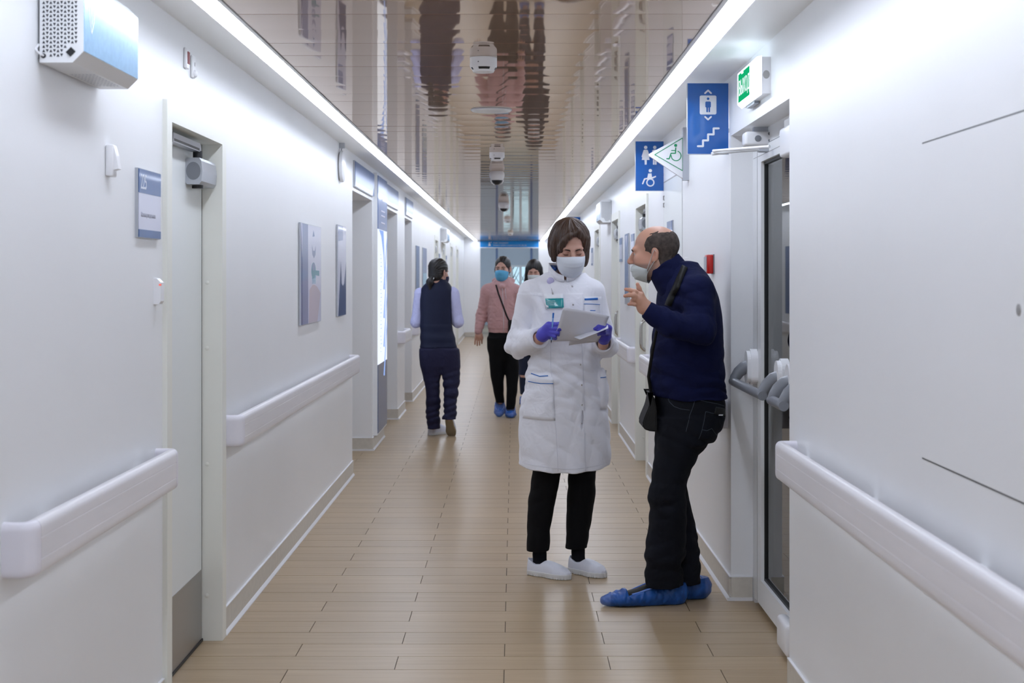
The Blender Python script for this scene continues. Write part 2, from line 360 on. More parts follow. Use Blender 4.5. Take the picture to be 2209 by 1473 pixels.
# ---------------------------------------------------------------- glazed door in the right recess
dn[0] += 1
X = XR+.098; a, b = GLASSDOOR; r = struct(empty('door_%d' % dn[0], (X, (a+b)/2, 0)))
MB().box(X, X+.08, b-.05, b, 0, 2.07).box(X, X+.08, a, a+.05, 0, 2.07).box(X, X+.08, a+.05, b-.05, 2.005, 2.07).build('frame', 'whitemetal', r)
MB().box(X-.003, X+.02, a+.05, b-.05, 2.000, 2.005).build('gap', 'grey', r)
y0, y1 = a+.06, b-.056
ml = MB().box(X-.006, X+.065, y1-.19, y1, .03, 2.0).box(X-.006, X+.065, y0, y0+.19, .03, 2.0).box(X-.006, X+.065, y0+.19, y1-.19, 1.935, 2.0).box(X-.006, X+.065, y0+.19, y1-.19, .03, .14)
leafg = ml.build('leaf', 'whitemetal', r)
gy0, gy1 = y0+.19, y1-.19
g = MB()
for t in range(1): g.box(X+.008, X+.03, gy1-.012, gy1, .14, 1.935).box(X+.008, X+.03, gy0, gy0+.012, .14, 1.935).box(X+.008, X+.03, gy0, gy1, 1.923, 1.935).box(X+.008, X+.03, gy0, gy1, .14, .152)
g.build('gasket', 'gasket', leafg)
MB().box(X+.016, X+.022, gy0+.01, gy1-.01, .15, 1.925).build('pane', 'glass', leafg)
MB().box(X-.0075, X-.006, y0, y1, 1.962, 1.964).box(X-.0075, X-.006, y1-.1, y1-.098, .03, 2.0).build('groove', 'midgrey', leafg)
# staircase hall behind the glass
st_ = struct(MB().box(X+1.6, X+1.7, 3.6, 8.6, 0, 2.5).box(X+.3, X+1.6, 8.5, 8.6, 0, 2.5).box(X+.3, X+1.6, 3.6, 3.7, 0, 2.5).box(X+.1, X+1.7, 3.6, 8.6, 2.4, 2.5).build('wall_stairhall', 'leaf'))
sh = struct(MB().box(X+1.59, X+1.6, 3.7, 8.5, 0, .45).build('baseboard_stairhall', 'skirt'))
struct(MB().box(X+.08, X+1.7, 3.6, 8.6, -.05, -.002).build('floor_stairhall', 'plank'))
MB().add([(X+.7, 5.6, 2.39), (X+.7, 6.6, 2.39), (X+1.2, 6.6, 2.39), (X+1.2, 5.6, 2.39)], [(0, 1, 2, 3)]).build('stair_light', emis('stair_lamp', (1, 1, 1), 4), None)
tag(bpy.data.objects['stair_light'], 'square ceiling lamp in the hall behind the glazed door', 'ceiling light')
# ---------------------------------------------------------------- wall plane frames: u along the wall (viewer's right), v up, n out of the wall
class PF:
    def __init__(s, o, u, v, n): s.o, s.u, s.v, s.n = Vector(o), Vector(u), Vector(v), Vector(n)
    def __call__(s, a, b, c=0): return s.o+s.u*a+s.v*b+s.n*c
def onL(Y, Z): return PF((XL, Y, Z), (0, 1, 0), (0, 0, 1), (1, 0, 0))
def onR(Y, Z): return PF((XR, Y, Z), (0, -1, 0), (0, 0, 1), (-1, 0, 0))
def facing(x, Y, Z): return PF((x, Y, Z), (1, 0, 0), (0, 0, 1), (0, -1, 0))
def fbox(m, F, a0, a1, b0, b1, c0, c1):
    vs = [F(a, b, c) for c in (c0, c1) for a, b in ((a0, b0), (a1, b0), (a1, b1), (a0, b1))]
    return m.add(vs, [(0, 3, 2, 1), (4, 5, 6, 7), (0, 1, 5, 4), (1, 2, 6, 5), (2, 3, 7, 6), (3, 0, 4, 7)])
def frbox(m, F, a0, a1, b0, b1, c0, c1, r=.004, seg=2):
    t = MB().rbox(a0, a1, b0, b1, c0, c1, r, seg); return m.add([F(*v) for v in t.v], t.f)
_lay = [0]
def fpoly(m, F, pts, c0, c1):                # each flat piece a hair prouder than the last, so that overlaps do not flicker
    _lay[0] = (_lay[0]+1) % 17; e = _lay[0]*2.5e-5
    return m.prism(pts, lambda p, q, s: F(p, q, s), c0, c1+e)
def fstroke(m, F, pts, w, c0, c1, closed=False):
    n = len(pts); segs = list(zip(pts, pts[1:]))+([(pts[-1], pts[0])] if closed else [])
    for (x0, y0), (x1, y1) in segs:
        d = math.hypot(x1-x0, y1-y0)
        if d < 1e-9: continue
        tx, ty = (x1-x0)/d, (y1-y0)/d; h = w/2
        fpoly(m, F, [(x0-ty*h, y0+tx*h), (x0+ty*h, y0-tx*h), (x1+ty*h, y1-tx*h), (x1-ty*h, y1+tx*h)], c0, c1)
    for x, y in pts: fpoly(m, F, circ(x, y, w/2, 8), c0, c1)
    return m
def circ(x, y, r, n=20, ry=None, a0=0): return [(x+r*math.cos(a0+2*PI*k/n), y+(ry or r)*math.sin(a0+2*PI*k/n)) for k in range(n)]
def rrect(x0, x1, y0, y1, r, n=4):
    out = []
    for cx, cy, a in ((x1-r, y1-r, 0), (x0+r, y1-r, PI/2), (x0+r, y0+r, PI), (x1-r, y0+r, 1.5*PI)):
        out += [(cx+r*math.cos(a+PI/2*k/n), cy+r*math.sin(a+PI/2*k/n)) for k in range(n+1)]
    return out
def text(name, s, F, size, m, parent, c=.001, align='LEFT', sx=1., bold=0.):
    cu = bpy.data.curves.new(name, 'FONT'); cu.body = s; cu.size = size; cu.align_x = align; cu.extrude = .0003; cu.resolution_u = 3; cu.offset = bold
    o = bpy.data.objects.new(name, cu); COL.objects.link(o)
    dg = bpy.context.evaluated_depsgraph_get(); me = bpy.data.meshes.new_from_object(o.evaluated_get(dg))
    COL.objects.unlink(o); bpy.data.objects.remove(o); bpy.data.curves.remove(cu)
    for v in me.vertices: v.co = F(v.co.x*sx, v.co.y, v.co.z+c)
    me.materials.clear(); me.materials.append(M[m] if isinstance(m, str) else m); me.name = name
    ob = bpy.data.objects.new(name, me); COL.objects.link(ob); ob.parent = parent; ob.matrix_parent_inverse = parent.matrix_world.inverted()
    return ob

# ---------------------------------------------------------------- handrails
def handrail(side, ya, yb, label):
    X = SX[side]; r = empty('handrail', (X, (ya+yb)/2, .815)); tag(r, label, 'handrail', None)
    D, T, rc = .075, .036, .035; z0, z1 = .755, .882
    def path(outer):
        off = 0 if outer else T
        d = D-off; rr = max(rc-off, .006); P = [(0, ya+off)]
        P += [(d-rr+rr*math.sin(t), ya+off+rr-rr*math.cos(t)) for t in np.linspace(0, PI/2, 7)]
        Q = [(p, ya+yb-q) for p, q in reversed(P)]
        return P, Q
    po, qo = path(True); pi_, qi = path(False)
    # section: list of (blend 0=outer face 1=inner, z)
    sec = [(1, z0+.004), (.8, z0)]+[(.25-.25*math.sin(t), z0+.02-.02*math.cos(t)) for t in np.linspace(0, PI/2, 6)]
    for g in (z0+.036, z0+.086): sec += [(0, g-.0013), (.04, g), (0, g+.0013)]
    sec += [(.42-.42*math.cos(t), z1-.022+.022*math.sin(t)) for t in np.linspace(0, PI/2, 9)]
    sec += [(.58+.42*math.sin(t), z1-.014+.014*math.cos(t)) for t in np.linspace(0, PI/2, 5)]
    def sweep(outs, ins):
        m = MB(); n = len(sec); vs = []
        for (d0, y0), (d1, y1) in zip(outs, ins):
            for t, z in sec: vs.append((X-side*(d0+(d1-d0)*t), y0+(y1-y0)*t, z))
        k = len(outs)
        fs = [(i*n+j, i*n+(j+1) % n, (i+1)*n+(j+1) % n, (i+1)*n+j) for i in range(k-1) for j in range(n)]
        fs += [tuple(range(n)), tuple((k-1)*n+j for j in range(n))]
        return m.add(vs, fs)
    cy = .055
    mo = [(D, ya+cy), (D, yb-cy)]; mi = [(D-T, ya+cy), (D-T, yb-cy)]
    sweep(mo, mi).build('cover', 'rail', r, smooth=True)
    s2 = sec
    sec = [s for s in sec if abs(s[0]-.04) > 1e-6]
    sweep(po+[(D, ya+cy-.0012)], pi_+[(D-T, ya+cy-.0012)]).build('end_cap', 'cap', r, smooth=True)
    sweep([(D, yb-cy+.0012)]+qo, [(D-T, yb-cy+.0012)]+qi).build('end_cap', 'cap', r, smooth=True)
    y = ya+.3
    while y < yb-.15: MB().box(X, X-side*(D-T+.004), y-.025, y+.025, z0+.03, z1-.03).build('bracket', 'whitemetal', r); y += .9
    return r
handrail(-1, 3.335, 4.80, 'nearest white handrail on the left wall, before door 225')
handrail(-1, 5.90, 10.42, 'long white handrail with grey scuffs on the left wall past door 225')
handrail(-1, 14.72, 15.58, 'short white handrail between two lift openings on the left')
handrail(-1, 16.80, 21.3, 'distant white handrail on the left wall behind the woman in the navy vest')
handrail(1, .9, 5.02, 'nearest white handrail on the right wall under the access panel')
handrail(1, 6.60, 8.32, 'white handrail end on the right wall behind the man in jeans, nearer of two')
handrail(1, 9.50, 10.47, 'short white handrail behind the man, farther of the two beside the service door')
handrail(1, 11.52, 13.28, 'white handrail on the right wall just right of the nurse elbow')
handrail(1, 14.32, 16.3, 'far white handrail on the right wall, mostly behind the nurse')

# ---------------------------------------------------------------- air purifiers
def purifier(side, ya, L, label, switch=True):
    F0 = (onL if side < 0 else onR)(ya, 0); X = SX[side]
    r = empty('air_purifier', (X, ya, 2.09)); tag(r, label, 'air purifier')
    z0, z1, d, ch = 1.972, 2.20, .114, .027
    P = lambda p, q, s: (X-side*p, s, q)
    prof = [(.006, z0), (d-ch, z0), (d, z0+ch), (d, z1-ch), (d-ch, z1), (.006, z1)]
    MB().prism(prof, P, ya, ya+L).build('housing', 'whitemetal', r)
    MB().prism([(d, z0+ch+.001), (d+.0015, z0+ch+.001), (d+.0015, z1-ch-.001), (d, z1-ch-.001)], P, ya+.002, ya+L-.002).build('front_panel', 'bluepanel', r)
    MB().box(X, X-side*.006, ya+.01, ya+L-.01, z0+.01, z1-.01).build('wall_bracket', 'grey', r)
    # triangular air holes in the end face (recessed cups)
    hb = MB(); px_, pz = .0078, .0110
    for i in range(18):
        zc = z0+.018+i*.01077
        for j in range(10):
            if i == 0 and not 2 <= j <= 5: continue
            if i == 1 and j > 5: continue
            if i == 2 and j > 6: continue
            if zc > z1-.02: continue
            pc = .0163+j*.0088; s = .0038; up = (j % 2 == 0)
            tri = [(pc-s, zc-s), (pc+s, zc-s), (pc, zc+s)] if up else [(pc-s, zc+s), (pc, zc-s), (pc+s, zc+s)]
            n = len(hb.v); hb.add([P(p, q, ya-.0005) for p, q in tri], [(0, 1, 2)])
    hb.build('air_holes', 'dark', r, kind='stuff')
    hb = MB()
    for i in range(9):
        for j in range(7):
            yc = ya+.22+i*.028; pc = .02+j*.0095; s = .0045
            hb.add([(X-side*(pc-s), yc-s*2, z0-.0004), (X-side*(pc+s), yc-s*2, z0-.0004), (X-side*pc, yc+s*2, z0-.0004)], [(0, 1, 2)])
    hb.build('outlet_holes', 'greytext', r, kind='stuff')
    if switch:
        c = math.cos(PI/4); sp = [(.083+(a*c-b*c), z0+.026+(a*c+b*c)) for a, b in ((-.009, -.0075), (.009, -.0075), (.009, .0075), (-.009, .0075))]
        MB().prism(sp, P, ya-.004, ya).build('rocker_switch', 'black', r)
        MB().lathe([(.006, 0), (.006, .003), (.0035, .003)], lambda u, v, h: P(.016+u, z0+.0165+v, ya-h), 14).build('cable_gland', 'black', r)
        pts = [P(.016, z0+.0165, ya), P(.014, z0+.018, ya-.012), P(.006, z0+.024, ya-.016), P(.0, z0+.032, ya-.012), P(-.0, z0+.037, ya-.002), P(.003, z0+.045, ya+.004)]
        MB().tube(pts, .003, 8).build('cable', 'white', r, smooth=True)
        F = PF(P(d+.0015, (z0+z1)/2+.018, ya+.065), (0, -side*1., 0), (0, 0, 1), (-side, 0, 0))
        e = MB(); out = [(-.022, .05), (-.024, .015), (-.018, -.02), (0, -.05), (.018, -.02), (.024, .015), (.022, .05)]
        inn = [(-.010, .05), (-.011, .01), (-.007, -.015), (0, -.03), (.007, -.015), (.011, .01), (.010, .05)]
        fstroke(e, F, out, .003, 0, .0006); fstroke(e, F, inn, .0022, 0, .0006); fstroke(e, F, [(-.007, .05), (0, .032), (.007, .05)], .0022, 0, .0006)
        e.build('emblem', 'seal', r)
    return r
purifier(-1, 3.588, .516, 'white air purifier with a blue front hung high on the left wall near the camera')
purifier(-1, 23.2, .7, 'small distant air purifier high on the left wall above the woman in the vest', False)
purifier(1, 14.5, .62, 'white air purifier high on the right wall beyond the restroom sign', False)

# ---------------------------------------------------------------- left wall small things
F = onL(5.175, 2.184)
r = empty('alarm_sounder', F(0, 0)); tag(r, 'white wall box with a dark red window above door 225', 'alarm')
frbox(MB(), F, 0, .05, 0, .074, 0, .012, .005).build('case', 'white', r, smooth=True)
fbox(MB(), F, .012, .042, .017, .060, .0115, .0145).build('red_window', 'darkred', r)
F = onL(5.285, 2.165)
r = empty('motion_sensor', F(0, 0)); tag(r, 'plain white sensor right of the box with the red window', 'sensor')
frbox(MB(), F, 0, .048, 0, .082, 0, .010, .005).build('case', 'wall', r, smooth=True)
m = MB(); m.lathe([(.018, .010), (.016, .016), (.009, .020), (.002, .0215)], lambda u, v, h: F(.024+u, .016+v*.8, h), 18); m.build('lens', 'white', r, smooth=True)
fbox(MB(), F, .027, .031, .044, .058, .0095, .0105).build('slot', 'dark', r)

F = onL(4.183, 1.733)
r = empty('wall_switch', F(0, 0)); tag(r, 'white wall switch with a lever alone on the near left wall', 'switch')
frbox(MB(), F, 0, .052, 0, .092, 0, .022, .006).build('case', 'white', r, smooth=True)
m = MB(); m.prism([(.020, .018), (.036, .022), (.030, .06), (.022, .088), (.020, .088)], lambda p, q, s: F(s, q, p), .008, .044); m.build('lever', 'white', r)

F = onL(4.513, 1.566)
r = empty('door_sign', F(0, 0)); tag(r, 'blue and white room sign reading 225 beside the first left door', 'sign')
fbox(MB(), F, 0, .283, 0, .216, 0, .010).build('body', 'silver', r)
fbox(MB(), F, .004, .281, .140, .214, .010, .0125).build('blue_band', 'blue2', r)
fbox(MB(), F, .004, .281, .026, .140, .010, .0118).build('white_insert', 'palepaper', r)
fbox(MB(), F, .004, .281, .002, .026, .010, .0125).build('blue_band', 'blue2', r)
M['sigletter'] = mat('plate_letter', (.82, .85, .92), .6)
M['faint'] = mat('faint_letter', (.52, .53, .60), .6)
text('lettering', '225', PF(F(.022, .153), F.u, F.v, F.n), .066, 'sigletter', r, .0128, sx=.74)
text('lettering', 'Манипуляционная', PF(F(.027, .066), F.u, F.v, F.n), .0205, 'faint', r, .0122)

F = onL(4.745, 1.355)
r = empty('card_reader', F(0, 0)); tag(r, 'white card reader with a red light left of the first door', 'card reader')
m = MB(); m.prism([(0, 0), (.018, 0), (.024, .010), (.024, .070), (.010, .084), (0, .084)], lambda p, q, s: F(s, q, p), 0, .045); m.build('case', 'white', r)
fbox(MB(), F, -.001, .008, .060, .066, .018, .0243).build('indicator', mat('red_led', (1, .2, .15), .3, emit=(1, .12, .08), estr=.4), r)

# posters
def poster(F, w, h, label, draw, t=.012, name='poster'):
    F = PF(F(0, 0, .001), F.u, F.v, F.n); r = empty(name, F(0, 0)); tag(r, label, 'poster' if name == 'poster' else 'sign')
    fbox(MB(), F, 0, w, 0, h, .001, t).build('backing', 'silver', r); draw(r, F, w, h, t); return r
def fpart(r, F, name, m, pts, c0, c1): return fpoly(MB(), F, pts, c0, c1).build(name, m, r)
M['peach'] = mat('print_skin', rgb(206, 192, 198), .35, coat=.3)
M['teal'] = mat('print_teal', rgb(74, 140, 158), .35, coat=.3)
M['lilac'] = mat('print_lilac', rgb(128, 140, 178), .35, coat=.3)
def draw1(r, F, w, h, t):
    fpart(r, F, 'print_ground', 'palepaper', [(.003, .003), (w-.003, .003), (w-.003, h-.003), (.003, h-.003)], t, t+.001)
    fpart(r, F, 'dark_edge', 'navyprint', [(.01, .003), (.05, .003), (.05, h*.62), (.01, h-.003)], t+.001, t+.0016)
    fpart(r, F, 'lilac_band', 'lilac', [(.05, .003), (w*.34, .003), (w*.33, h-.003), (.05, h-.003)], t+.001, t+.0014)
    fpart(r, F, 'coat_figure', 'peach', [(w*.36, .003), (w*.80, .003), (w*.97, h*.30), (w*.78, h*.37), (w*.66, h*.39), (w*.55, h*.39), (w*.40, h*.34)], t+.001, t+.0015)
    fpart(r, F, 'face', 'teal', circ(w*.60, h*.535, w*.11, 18, h*.085), t+.001, t+.0018)
    fpart(r, F, 'forehead', 'lilac', circ(w*.60, h*.575, w*.075, 16, h*.04), t+.002, t+.0021)
    fpart(r, F, 'head_outline', 'lilac', [(w*.52, h*.80), (w*.54, h*.70), (w*.62, h*.66), (w*.70, h*.70), (w*.72, h*.80), (w*.66, h*.74), (w*.58, h*.74)], t+.001, t+.0014)
    fpart(r, F, 'cap_mark', 'blue2', [(w*.55, h*.88), (w*.60, h*.95), (w*.66, h*.89)], t+.001, t+.0014)
    fpart(r, F, 'teal_bar', 'teal', [(w*.66, h*.49), (w*.9, h*.48), (w*.9, h*.535), (w*.66, h*.54)], t+.001, t+.0014)
    fpart(r, F, 'blue_block', 'bluepanel', [(w*.53, h*.40), (w*.72, h*.40), (w*.72, h*.485), (w*.53, h*.485)], t+.001, t+.0015)
poster(onL(7.93, 1.174), .83, .562, 'larger glossy poster of a pale coated figure on the left wall', draw1)
def draw2(r, F, w, h, t):
    fpart(r, F, 'print_ground', 'palepaper', [(.003, .003), (w-.003, .003), (w-.003, h-.003), (.003, h-.003)], t, t+.001)
    fpart(r, F, 'navy_field', 'navyprint', [(.02, .003), (w-.003, .003), (w-.003, h*.6), (w*.76, h*.36), (w*.6, h*.33), (w*.45, h*.36), (w*.35, h*.6), (.1, h*.35)], t+.001, t+.0014)
    fpart(r, F, 'grey_top', 'lilac', [(.02, h*.82), (w*.6, h*.84), (w*.6, h-.003), (.02, h-.003)], t+.001, t+.0014)
poster(onL(9.60, 1.176), .46, .606, 'narrower glossy poster with a dark navy lower half beside the lift opening', draw2)
def draw3(c):
    def f(r, F, w, h, t):
        fpart(r, F, 'print_ground', c[0], [(.003, .003), (w-.003, .003), (w-.003, h*.5), (.003, h*.5)], t, t+.001)
        fpart(r, F, 'print_top', c[1], [(.003, h*.5), (w-.003, h*.5), (w-.003, h-.003), (.003, h-.003)], t, t+.001)
    return f
poster(onL(17.33, .98), .55, .82, 'tall slate blue poster on the far left wall, nearer of two', draw3(('blue2', 'blue2')))
poster(onL(18.60, 1.14), .76, .66, 'tall poster, grey above light blue below, farther of two on the left', draw3(('bluepanel', 'lilac')))
def draw4(r, F, w, h, t):
    fpart(r, F, 'blue_field', 'blue2', [(.01, .06), (w-.01, .06), (w-.01, h-.003), (.01, h-.003)], t, t+.001)
    fpart(r, F, 'white_wedge', 'palepaper', [(w*.25, h*.97), (w*.75, h*.97), (w*.5, h*.80)], t+.001, t+.0016)
poster(onR(12.59, 1.20), .36, .60, 'tall blue poster on the right wall left of the man in profile', draw4)
def sgn(F, label, w=.28, h=.216):
    r = empty('door_sign', F(0, 0)); tag(r, label, 'sign')
    fbox(MB(), F, 0, w, 0, h, 0, .010).build('body', 'silver', r)
    fbox(MB(), F, .004, w-.004, h*.72, h-.002, .010, .0125).build('blue_band', 'blue2', r)
    fbox(MB(), F, .004, w-.004, h*.12, h*.72, .010, .0118).build('white_insert', 'palepaper', r)
    fbox(MB(), F, .004, w-.004, .002, h*.12, .010, .0125).build('blue_band', 'blue2', r)
    return r
sgn(onR(13.25, 1.566), 'pale room sign on the right wall before the blue poster')
sgn(onR(11.93, 1.566), 'room sign with a blue top in front of the bald man forehead')
sgn(onR(9.13, 1.566), 'bluish plate on the service door just behind the bald head', .30)
sgn(onR(18.1, 1.566), 'tiny room sign beyond the far air purifier on the right wall')
sgn(onL(22.6, 1.566), 'tiny blue room sign above the head of the woman in the vest, nearer one')
sgn(onL(24.9, 1.566), 'tiny pale room sign over the head of the woman in the vest, farther one')

# round wall speaker with bracket
Y, Z = 9.80, 2.178
r = empty('wall_speaker', (XL, Y, Z)); tag(r, 'round white wall speaker hanging by a bracket over the second poster', 'speaker')
MB().lathe([(.104, .008), (.107, .016), (.104, .028), (.085, .036), (.03, .040)], lambda u, v, h: (XL+h, Y+u, Z+v), 36).build('case', 'white', r, smooth=True)
MB().lathe([(.094, 0), (.094, .010)], lambda u, v, h: (XL+h, Y+u, Z+v), 30).build('back_ring', 'midgrey', r)
MB().tube([(XL+.012, Y, Z+.1), (XL+.016, Y+.01, Z+.135), (XL+.02, Y, Z+.157)], .003, 6).build('cable', 'grey', r)
MB().box(XL, XL+.035, Y-.02, Y+.02, 2.30, ZS).build('bracket', 'silver', r)

# blue lift signs and the light box
for i, (a, b) in enumerate([(10.62, 12.1), (13.02, 14.62), (15.66, 16.75)]):
    F = onL(a, 2.094); w = b-a-.02; h = .19
    r = empty('lift_sign', F(0, 0)); tag(r, ('wide blue sign over the first lift opening, left of the lit column', 'blue sign over the second lift opening, right of the lit column', 'small blue sign over the farthest lift opening')[i], 'sign', None)
    fbox(MB(), F, 0, w, 0, h, 0, .014).build('body', 'silver', r)
    fbox(MB(), F, .006, w-.004, .006, h-.006, .014, .017).build('blue_face', 'blue2', r)
F = onL(12.16, .0)
r = empty('light_column', F(0, .115)); tag(r, 'tall narrow light box column between the lift openings, glowing white', 'light box')
w = .86
fbox(MB(), F, -.02, w+.02, .115, 2.30, 0, .035).build('housing', 'whitemetal', r)
hd = fbox(MB(), F, 0, w, 1.835, 2.28, .035, .04).build('blue_header', 'blue2', r)
fbox(MB(), F, 0, w, .13, .70, .035, .04).build('blue_base', 'navyprint', r)
lp = fbox(MB(), F, 0, w, .70, 1.835, .035, .0385).build('lit_panel', 'boxlit', r)
m = MB()
for k in range(4):
    z = 1.55-.25*k
    fpoly(m, F, [(.5, z-.22), (.62, z-.23), (.70, z-.02), (.78, z+.16), (.86, z+.24), (.86, z+.18), (.74, z+.02), (.64, z-.14)], .0386, .040)
fpoly(m, F, [(.1, 1.83), (.5, 1.83), (.6, 1.6), (.62, 1.4), (.52, 1.62), (.3, 1.78)], .0386, .040)
for k in range(26): fbox(m, F, .22+.02*(k % 3), .28+.03*(k % 4), 1.62-.033*k, 1.624-.033*k, .0386, .0388)
m.build('map_print', 'boxblue', lp)
m = MB(); fpoly(m, F, circ(.4, 2.11, .03), .040, .042)
for z in (1.99, 1.95, 1.89): fbox(m, F, .25, .62, z, z+.012, .040, .042)
m.build('lettering', 'palepaper', hd)

# ---------------------------------------------------------------- right wall: hanging pictogram signs
def hanging(x1, Y, ztop, label, draw, w=.183, h=.317):
    F = facing(x1-w, Y, ztop-h)
    r = empty('pictogram_sign', F(0, 0)); tag(r, label, 'sign')
    fbox(MB(), F, 0, w, 0, h, -.006, .004).build('panel', 'blue', r)
    fbox(MB(), F, -.003, w+.002, -.003, 0, -.007, .005).box(x1-w-.003, x1-w, Y-.005, Y+.007, ztop-h, ztop).build('edge_trim', 'silver', r)
    fbox(MB(), F, w, XR-x1+w, h*.3, h*.36, -.004, .002).build('wall_mount', 'silver', r)
    draw(r, F, w, h); return r
W_ = .183
def dlift(r, F, w, h):
    c = .0042; d = .005
    k = w/88.  # one sign pixel
    U = lambda x, y: ((x-1485)*k, (332-y)*k)
    fpoly(MB(), F, rrect(*[U(1511, 0)[0], U(1547, 0)[0], U(0, 247)[1], U(0, 206)[1]], .007), c-.001, d).build('white_cabin', 'signwhite', r)
    m = MB(); fpoly(m, F, circ(*U(1529, 213), .0058), d, d+.0006)
    fpoly(m, F, rrect(U(1523, 0)[0], U(1535, 0)[0], U(0, 232)[1], U(0, 219)[1], .005), d, d+.0006)
    fbox(m, F, U(1525.2, 0)[0], U(1528.6, 0)[0], U(0, 242)[1], U(0, 231)[1], d, d+.0006); fbox(m, F, U(1530, 0)[0], U(1533.2, 0)[0], U(0, 242)[1], U(0, 231)[1], d, d+.0006)
    m.build('passenger_icon', 'blue', r)
    m = MB(); fstroke(m, F, [U(1522.5, 201), U(1529, 195), U(1535.5, 201)], .0075, c-.001, d); m.build('up_arrow', 'signwhite', r)
    m = MB(); fstroke(m, F, [U(1522.5, 252), U(1529, 258), U(1535.5, 252)], .0075, c-.001, d); m.build('down_arrow', 'signwhite', r)
    m = MB(); fstroke(m, F, [U(1507, 315.5), U(1518, 315.5), U(1518, 303), U(1529, 303), U(1529, 290), U(1541, 290), U(1541, 277), U(1552, 277)], .009, c-.001, d); m.build('stairs_icon', 'signwhite', r)
hanging(.967-.004, 6.565, 2.311, 'upper blue sign with a lift and stairs, right side near the exit light', dlift)
def wheel(m, F, U, c, d, s=1.):
    fpoly(m, F, circ(*U(0, 0), .0), c, d) if False else None
def dwc(r, F, w, h):
    c, d = .0032, .005; k = w/60.; U = lambda x, y: ((x-1372)*k, (411-y)*k)
    m = MB(); fpoly(m, F, circ(*U(1393.5, 318), .011), c, d)
    fpoly(m, F, [U(1390, 323), U(1397, 323), U(1402, 345), U(1385, 345)], c, d); fpoly(m, F, [U(1391, 345), U(1396, 345), U(1395.5, 355), U(1391.5, 355)], c, d)
    fstroke(m, F, [U(1390, 325), U(1386, 338)], .008, c, d); fstroke(m, F, [U(1397, 325), U(1401, 338)], .008, c, d); m.build('woman_icon', 'signwhite', r)
    m = MB(); fpoly(m, F, circ(*U(1413, 318), .011), c, d); fpoly(m, F, rrect(U(1407.5, 0)[0], U(1418.5, 0)[0], U(0, 340)[1], U(0, 323)[1], .01), c, d)
    fbox(m, F, U(1409, 0)[0], U(1412.6, 0)[0], U(0, 355)[1], U(0, 339)[1], c, d); fbox(m, F, U(1413.4, 0)[0], U(1417, 0)[0], U(0, 355)[1], U(0, 339)[1], c, d); m.build('man_icon', 'signwhite', r)
    m = MB(); fpoly(m, F, circ(*U(1403.5, 368), .011), c, d)
    fpoly(m, F, [U(1399, 374), U(1406, 374), U(1407, 382), U(1415, 379), U(1416, 381.5), U(1407, 386), U(1396, 387)], c, d)
    fstroke(m, F, [U(1397, 385), U(1391, 386), U(1387, 396)], .009, c, d)
    R = [U(1403.5+7.6*math.cos(t), 393.5+7.6*math.sin(t)) for t in np.linspace(0, 2*PI, 25)]; fstroke(m, F, R, .008, c, d); m.build('wheelchair_icon', 'signwhite', r)
hanging(.965, 9.43, 1.45+(593-305)*9.43/FPX, 'lower blue restroom sign with a woman, a man and a wheelchair user', dwc, .18, .318)
def dsmall(r, F, w, h):
    m = MB(); fstroke(m, F, [(w*.3, h*.7), (w*.7, h*.7)], .012, .004, .005); fpoly(m, F, circ(w*.5, h*.45, .03), .004, .005); m.build('pictogram', 'signwhite', r)
hanging(.967, 21.3, 1.45+(593-468)*21.3/FPX, 'tiny far blue hanging sign behind the hair of the nurse', dsmall, .18, .3)

# triangular accessibility sign on a back plate
Y = 8.10; k = Y/FPX
F = PF(px(1472, 340, Y), (1, 0, 0), (0, 0, 1), (0, -1, 0)); U = lambda x, y: ((x-1472)*k, (340-y)*k)
r = empty('accessibility_sign', F(0, 0)); tag(r, 'white triangular sign with a green wheelchair symbol sticking out of the right wall', 'sign')
def rtri(pts, rad, n=5):
    out = []; m_ = len(pts)
    for i in range(m_):
        p = Vector(pts[i]).to_2d(); a = (Vector(pts[i-1]).to_2d()-p).normalized(); b = (Vector(pts[(i+1) % m_]).to_2d()-p).normalized()
        for t in np.linspace(0, 1, n): out.append(tuple(p+a*rad*(1-t)**2+b*rad*t**2))
    return out
tri = [U(1476, 291), U(1396, 334), U(1476, 388)]
MB().prism(rtri(tri, .02), lambda p, q, s: F(p, q, s), -.012, .012).build('panel', 'white', r)
fbox(MB(), F, 0, .034, -.127, .165, -.03, .03).build('back_plate', 'silver', r)
m = MB(); fstroke(m, F, [U(1472, 298), U(1412, 334), U(1472, 368.5)], .0042, .012, .0128, True); m.build('green_border', 'green', r)
m = MB(); fpoly(m, F, circ(*U(1457, 314), .0085), .012, .0132)
fstroke(m, F, [U(1457, 319.5), U(1456.5, 331), U(1447, 331), U(1443, 343), U(1438, 342.5)], .0062, .012, .0132)
fstroke(m, F, [U(1448, 325), U(1457, 325)], .005, .012, .0132)
fstroke(m, F, [U(1458+10.5*math.cos(t), 336.5+10.5*math.sin(t)) for t in np.linspace(-1.2, 3.2, 20)], .005, .012, .0132); m.build('wheelchair_icon', 'green', r)

